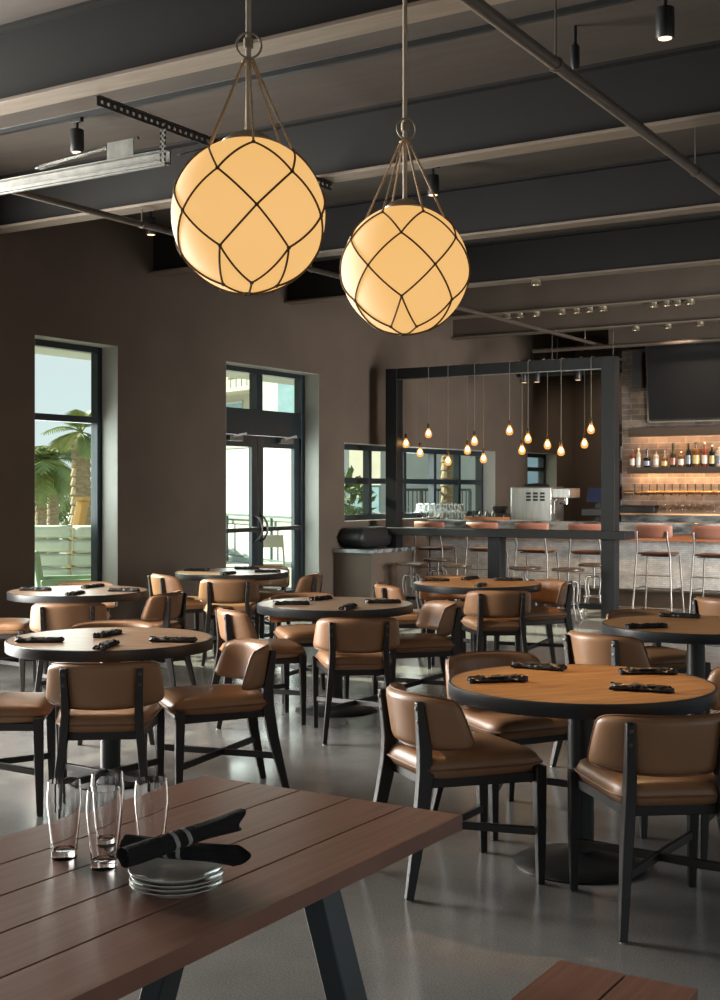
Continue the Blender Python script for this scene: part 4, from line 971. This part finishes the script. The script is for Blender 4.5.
def light(name, kind, loc, energy, col, **k):
    l = bpy.data.lights.new(name, kind); l.energy = energy; l.color = col; o = bpy.data.objects.new(name, l); C.objects.link(o); o.location = loc
    for a, v in k.items():
        if a == 'dirv': o.rotation_euler = Vector(v).to_track_quat('-Z','Y').to_euler()
        else: setattr(l, a, v)
    return o
light('sun', 'SUN', (-30,0,30), 19.0, (1,.91,.68), angle=.01, dirv=(1,.04,-.50))
# daylight by the overhead door and side window, plus added rear fill
light('daylight_overhead_door', 'AREA', (WX+.05, (GAR[0]+GAR[1])/2, 1.6), 1300, (1,.97,.91), shape='RECTANGLE', size=2.8, size_y=4.7, dirv=(1,0,-.12))
for a, b, c, d in RW[-1:]: light('daylight_side_window', 'AREA', (XR-.05, (a+b)/2, 1.7), 330, (1,.98,.95), shape='RECTANGLE', size=2.6, size_y=3.0, spread=(3.0 if a < 10 else 1.5), dirv=(-1,0 if a < 10 else .40,-.12))
for a, b, c, d in RR[1:]: light('rear_fill_light', 'AREA', ((a+b)/2, YR+.05, 1.7), 10, (1,.97,.92), shape='RECTANGLE', size=3.0, size_y=2.6, dirv=(0,1,-.1))  # unseen fill lamp added behind the camera
for y0, wd, z0, hh_, en in ((W1[0]+.55,1.0,1.65,2.4,50),((D1[0]+D1[1])/2,1.7,1.4,2.6,90),((W3[0]+W3[1])/2,4.2,1.6,.95,80)):
    light('daylight_window', 'AREA', (WX-.40, y0, z0), en, (.97,.99,.97), shape='RECTANGLE', size=hh_, size_y=wd, dirv=(1,0,-.15))
def spot(px, py_, Y, tgt, en, size=1.1, col=(1,.62,.30)):
    X = on_y(px,Y)[0]; p = Vector((X,Y,CEIL-.29)); light('spot_beam','SPOT',p,en,col,spot_size=size,spot_blend=.8,shadow_soft_size=.04,dirv=Vector(tgt)-p)
R1c = RM(*TBL['R1'])
spot(665,0,6.47,(R1c[0],R1c[1],.73),420,.36)
spot(433,0,8.92,(*RM(*TBL['T6']),.73),200,.8)
spot(77,0,6.47,(*RM(*TBL['L1']),.73),120,.9,(1,.75,.5))
spot(151,0,8.92,(*RM(*TBL['T3']),.73),70,.9,(1,.75,.5))
for X0_ in (BX+1.5,): 
    for zz_ in (SHZ-.08, uz-.10): light('shelf_led_light','AREA',(X0_,BY-.14,zz_),18 if zz_ < 1.9 else 10,(1,.55,.24),shape='RECTANGLE',size=2.6,size_y=.04,dirv=(0,.55,-1))
for px in (561,667): X = on_y(px,14.42)[0]; light('down_beam','SPOT',(X,14.42,3.62),200,(1,.62,.32),spot_size=1.9,spot_blend=.9,shadow_soft_size=.03,dirv=(0,.15,-1))

for px in (636,668,700):  # downlights added under the last beam to brighten the brick
    X = on_y(px,16.42)[0]; P.put((X,16.42,3.70),0,'small added downlight under farthest beam to brighten brick wall, %s from the thick post' % {636:'first',668:'second',700:'third'}[px],'downlights under the far beam')
    if px == 668: light('down_beam','SPOT',(X,16.42,3.63),110,(1,.80,.62),spot_size=1.7,spot_blend=.9,shadow_soft_size=.03,dirv=(0,.85,-1))
P.put((-7.2,19.6,CEIL),0,'unseen added downlight brightening the corridor behind the bar wall','downlights under the far beam'); light('down_beam','SPOT',(-7.2,19.6,CEIL-.08),120,(1,.85,.68),spot_size=2.2,spot_blend=.9,shadow_soft_size=.03,dirv=(0,.35,-1))  # unseen fixture and beam, added to lift the dark back wall
# ================================================================== CAMERA
cam = bpy.data.cameras.new('camera'); co = bpy.data.objects.new('camera', cam); C.objects.link(co); bpy.context.scene.camera = co
co.location = (0,0,EYE); co.rotation_euler = (PI/2, 0, TH)
cam.sensor_fit = 'HORIZONTAL'; cam.sensor_width = 36; cam.lens = F/720*36; cam.shift_y = -10/720; cam.clip_start = .05; cam.clip_end = 400
s = bpy.context.scene
s.view_settings.view_transform = 'Standard'; s.view_settings.look = 'None'; s.view_settings.gamma = 1; s.view_settings.use_curve_mapping = False; s.view_settings.exposure = 0
s.cycles.use_denoising = True
try: s.cycles.denoiser = 'OPENIMAGEDENOISE'
except Exception: pass
s.cycles.max_bounces = 9; s.cycles.diffuse_bounces = 4; s.cycles.glossy_bounces = 4; s.cycles.transmission_bounces = 8; s.cycles.transparent_max_bounces = 12
s.cycles.sample_clamp_indirect = 6; s.cycles.caustics_reflective = False; s.cycles.caustics_refractive = False
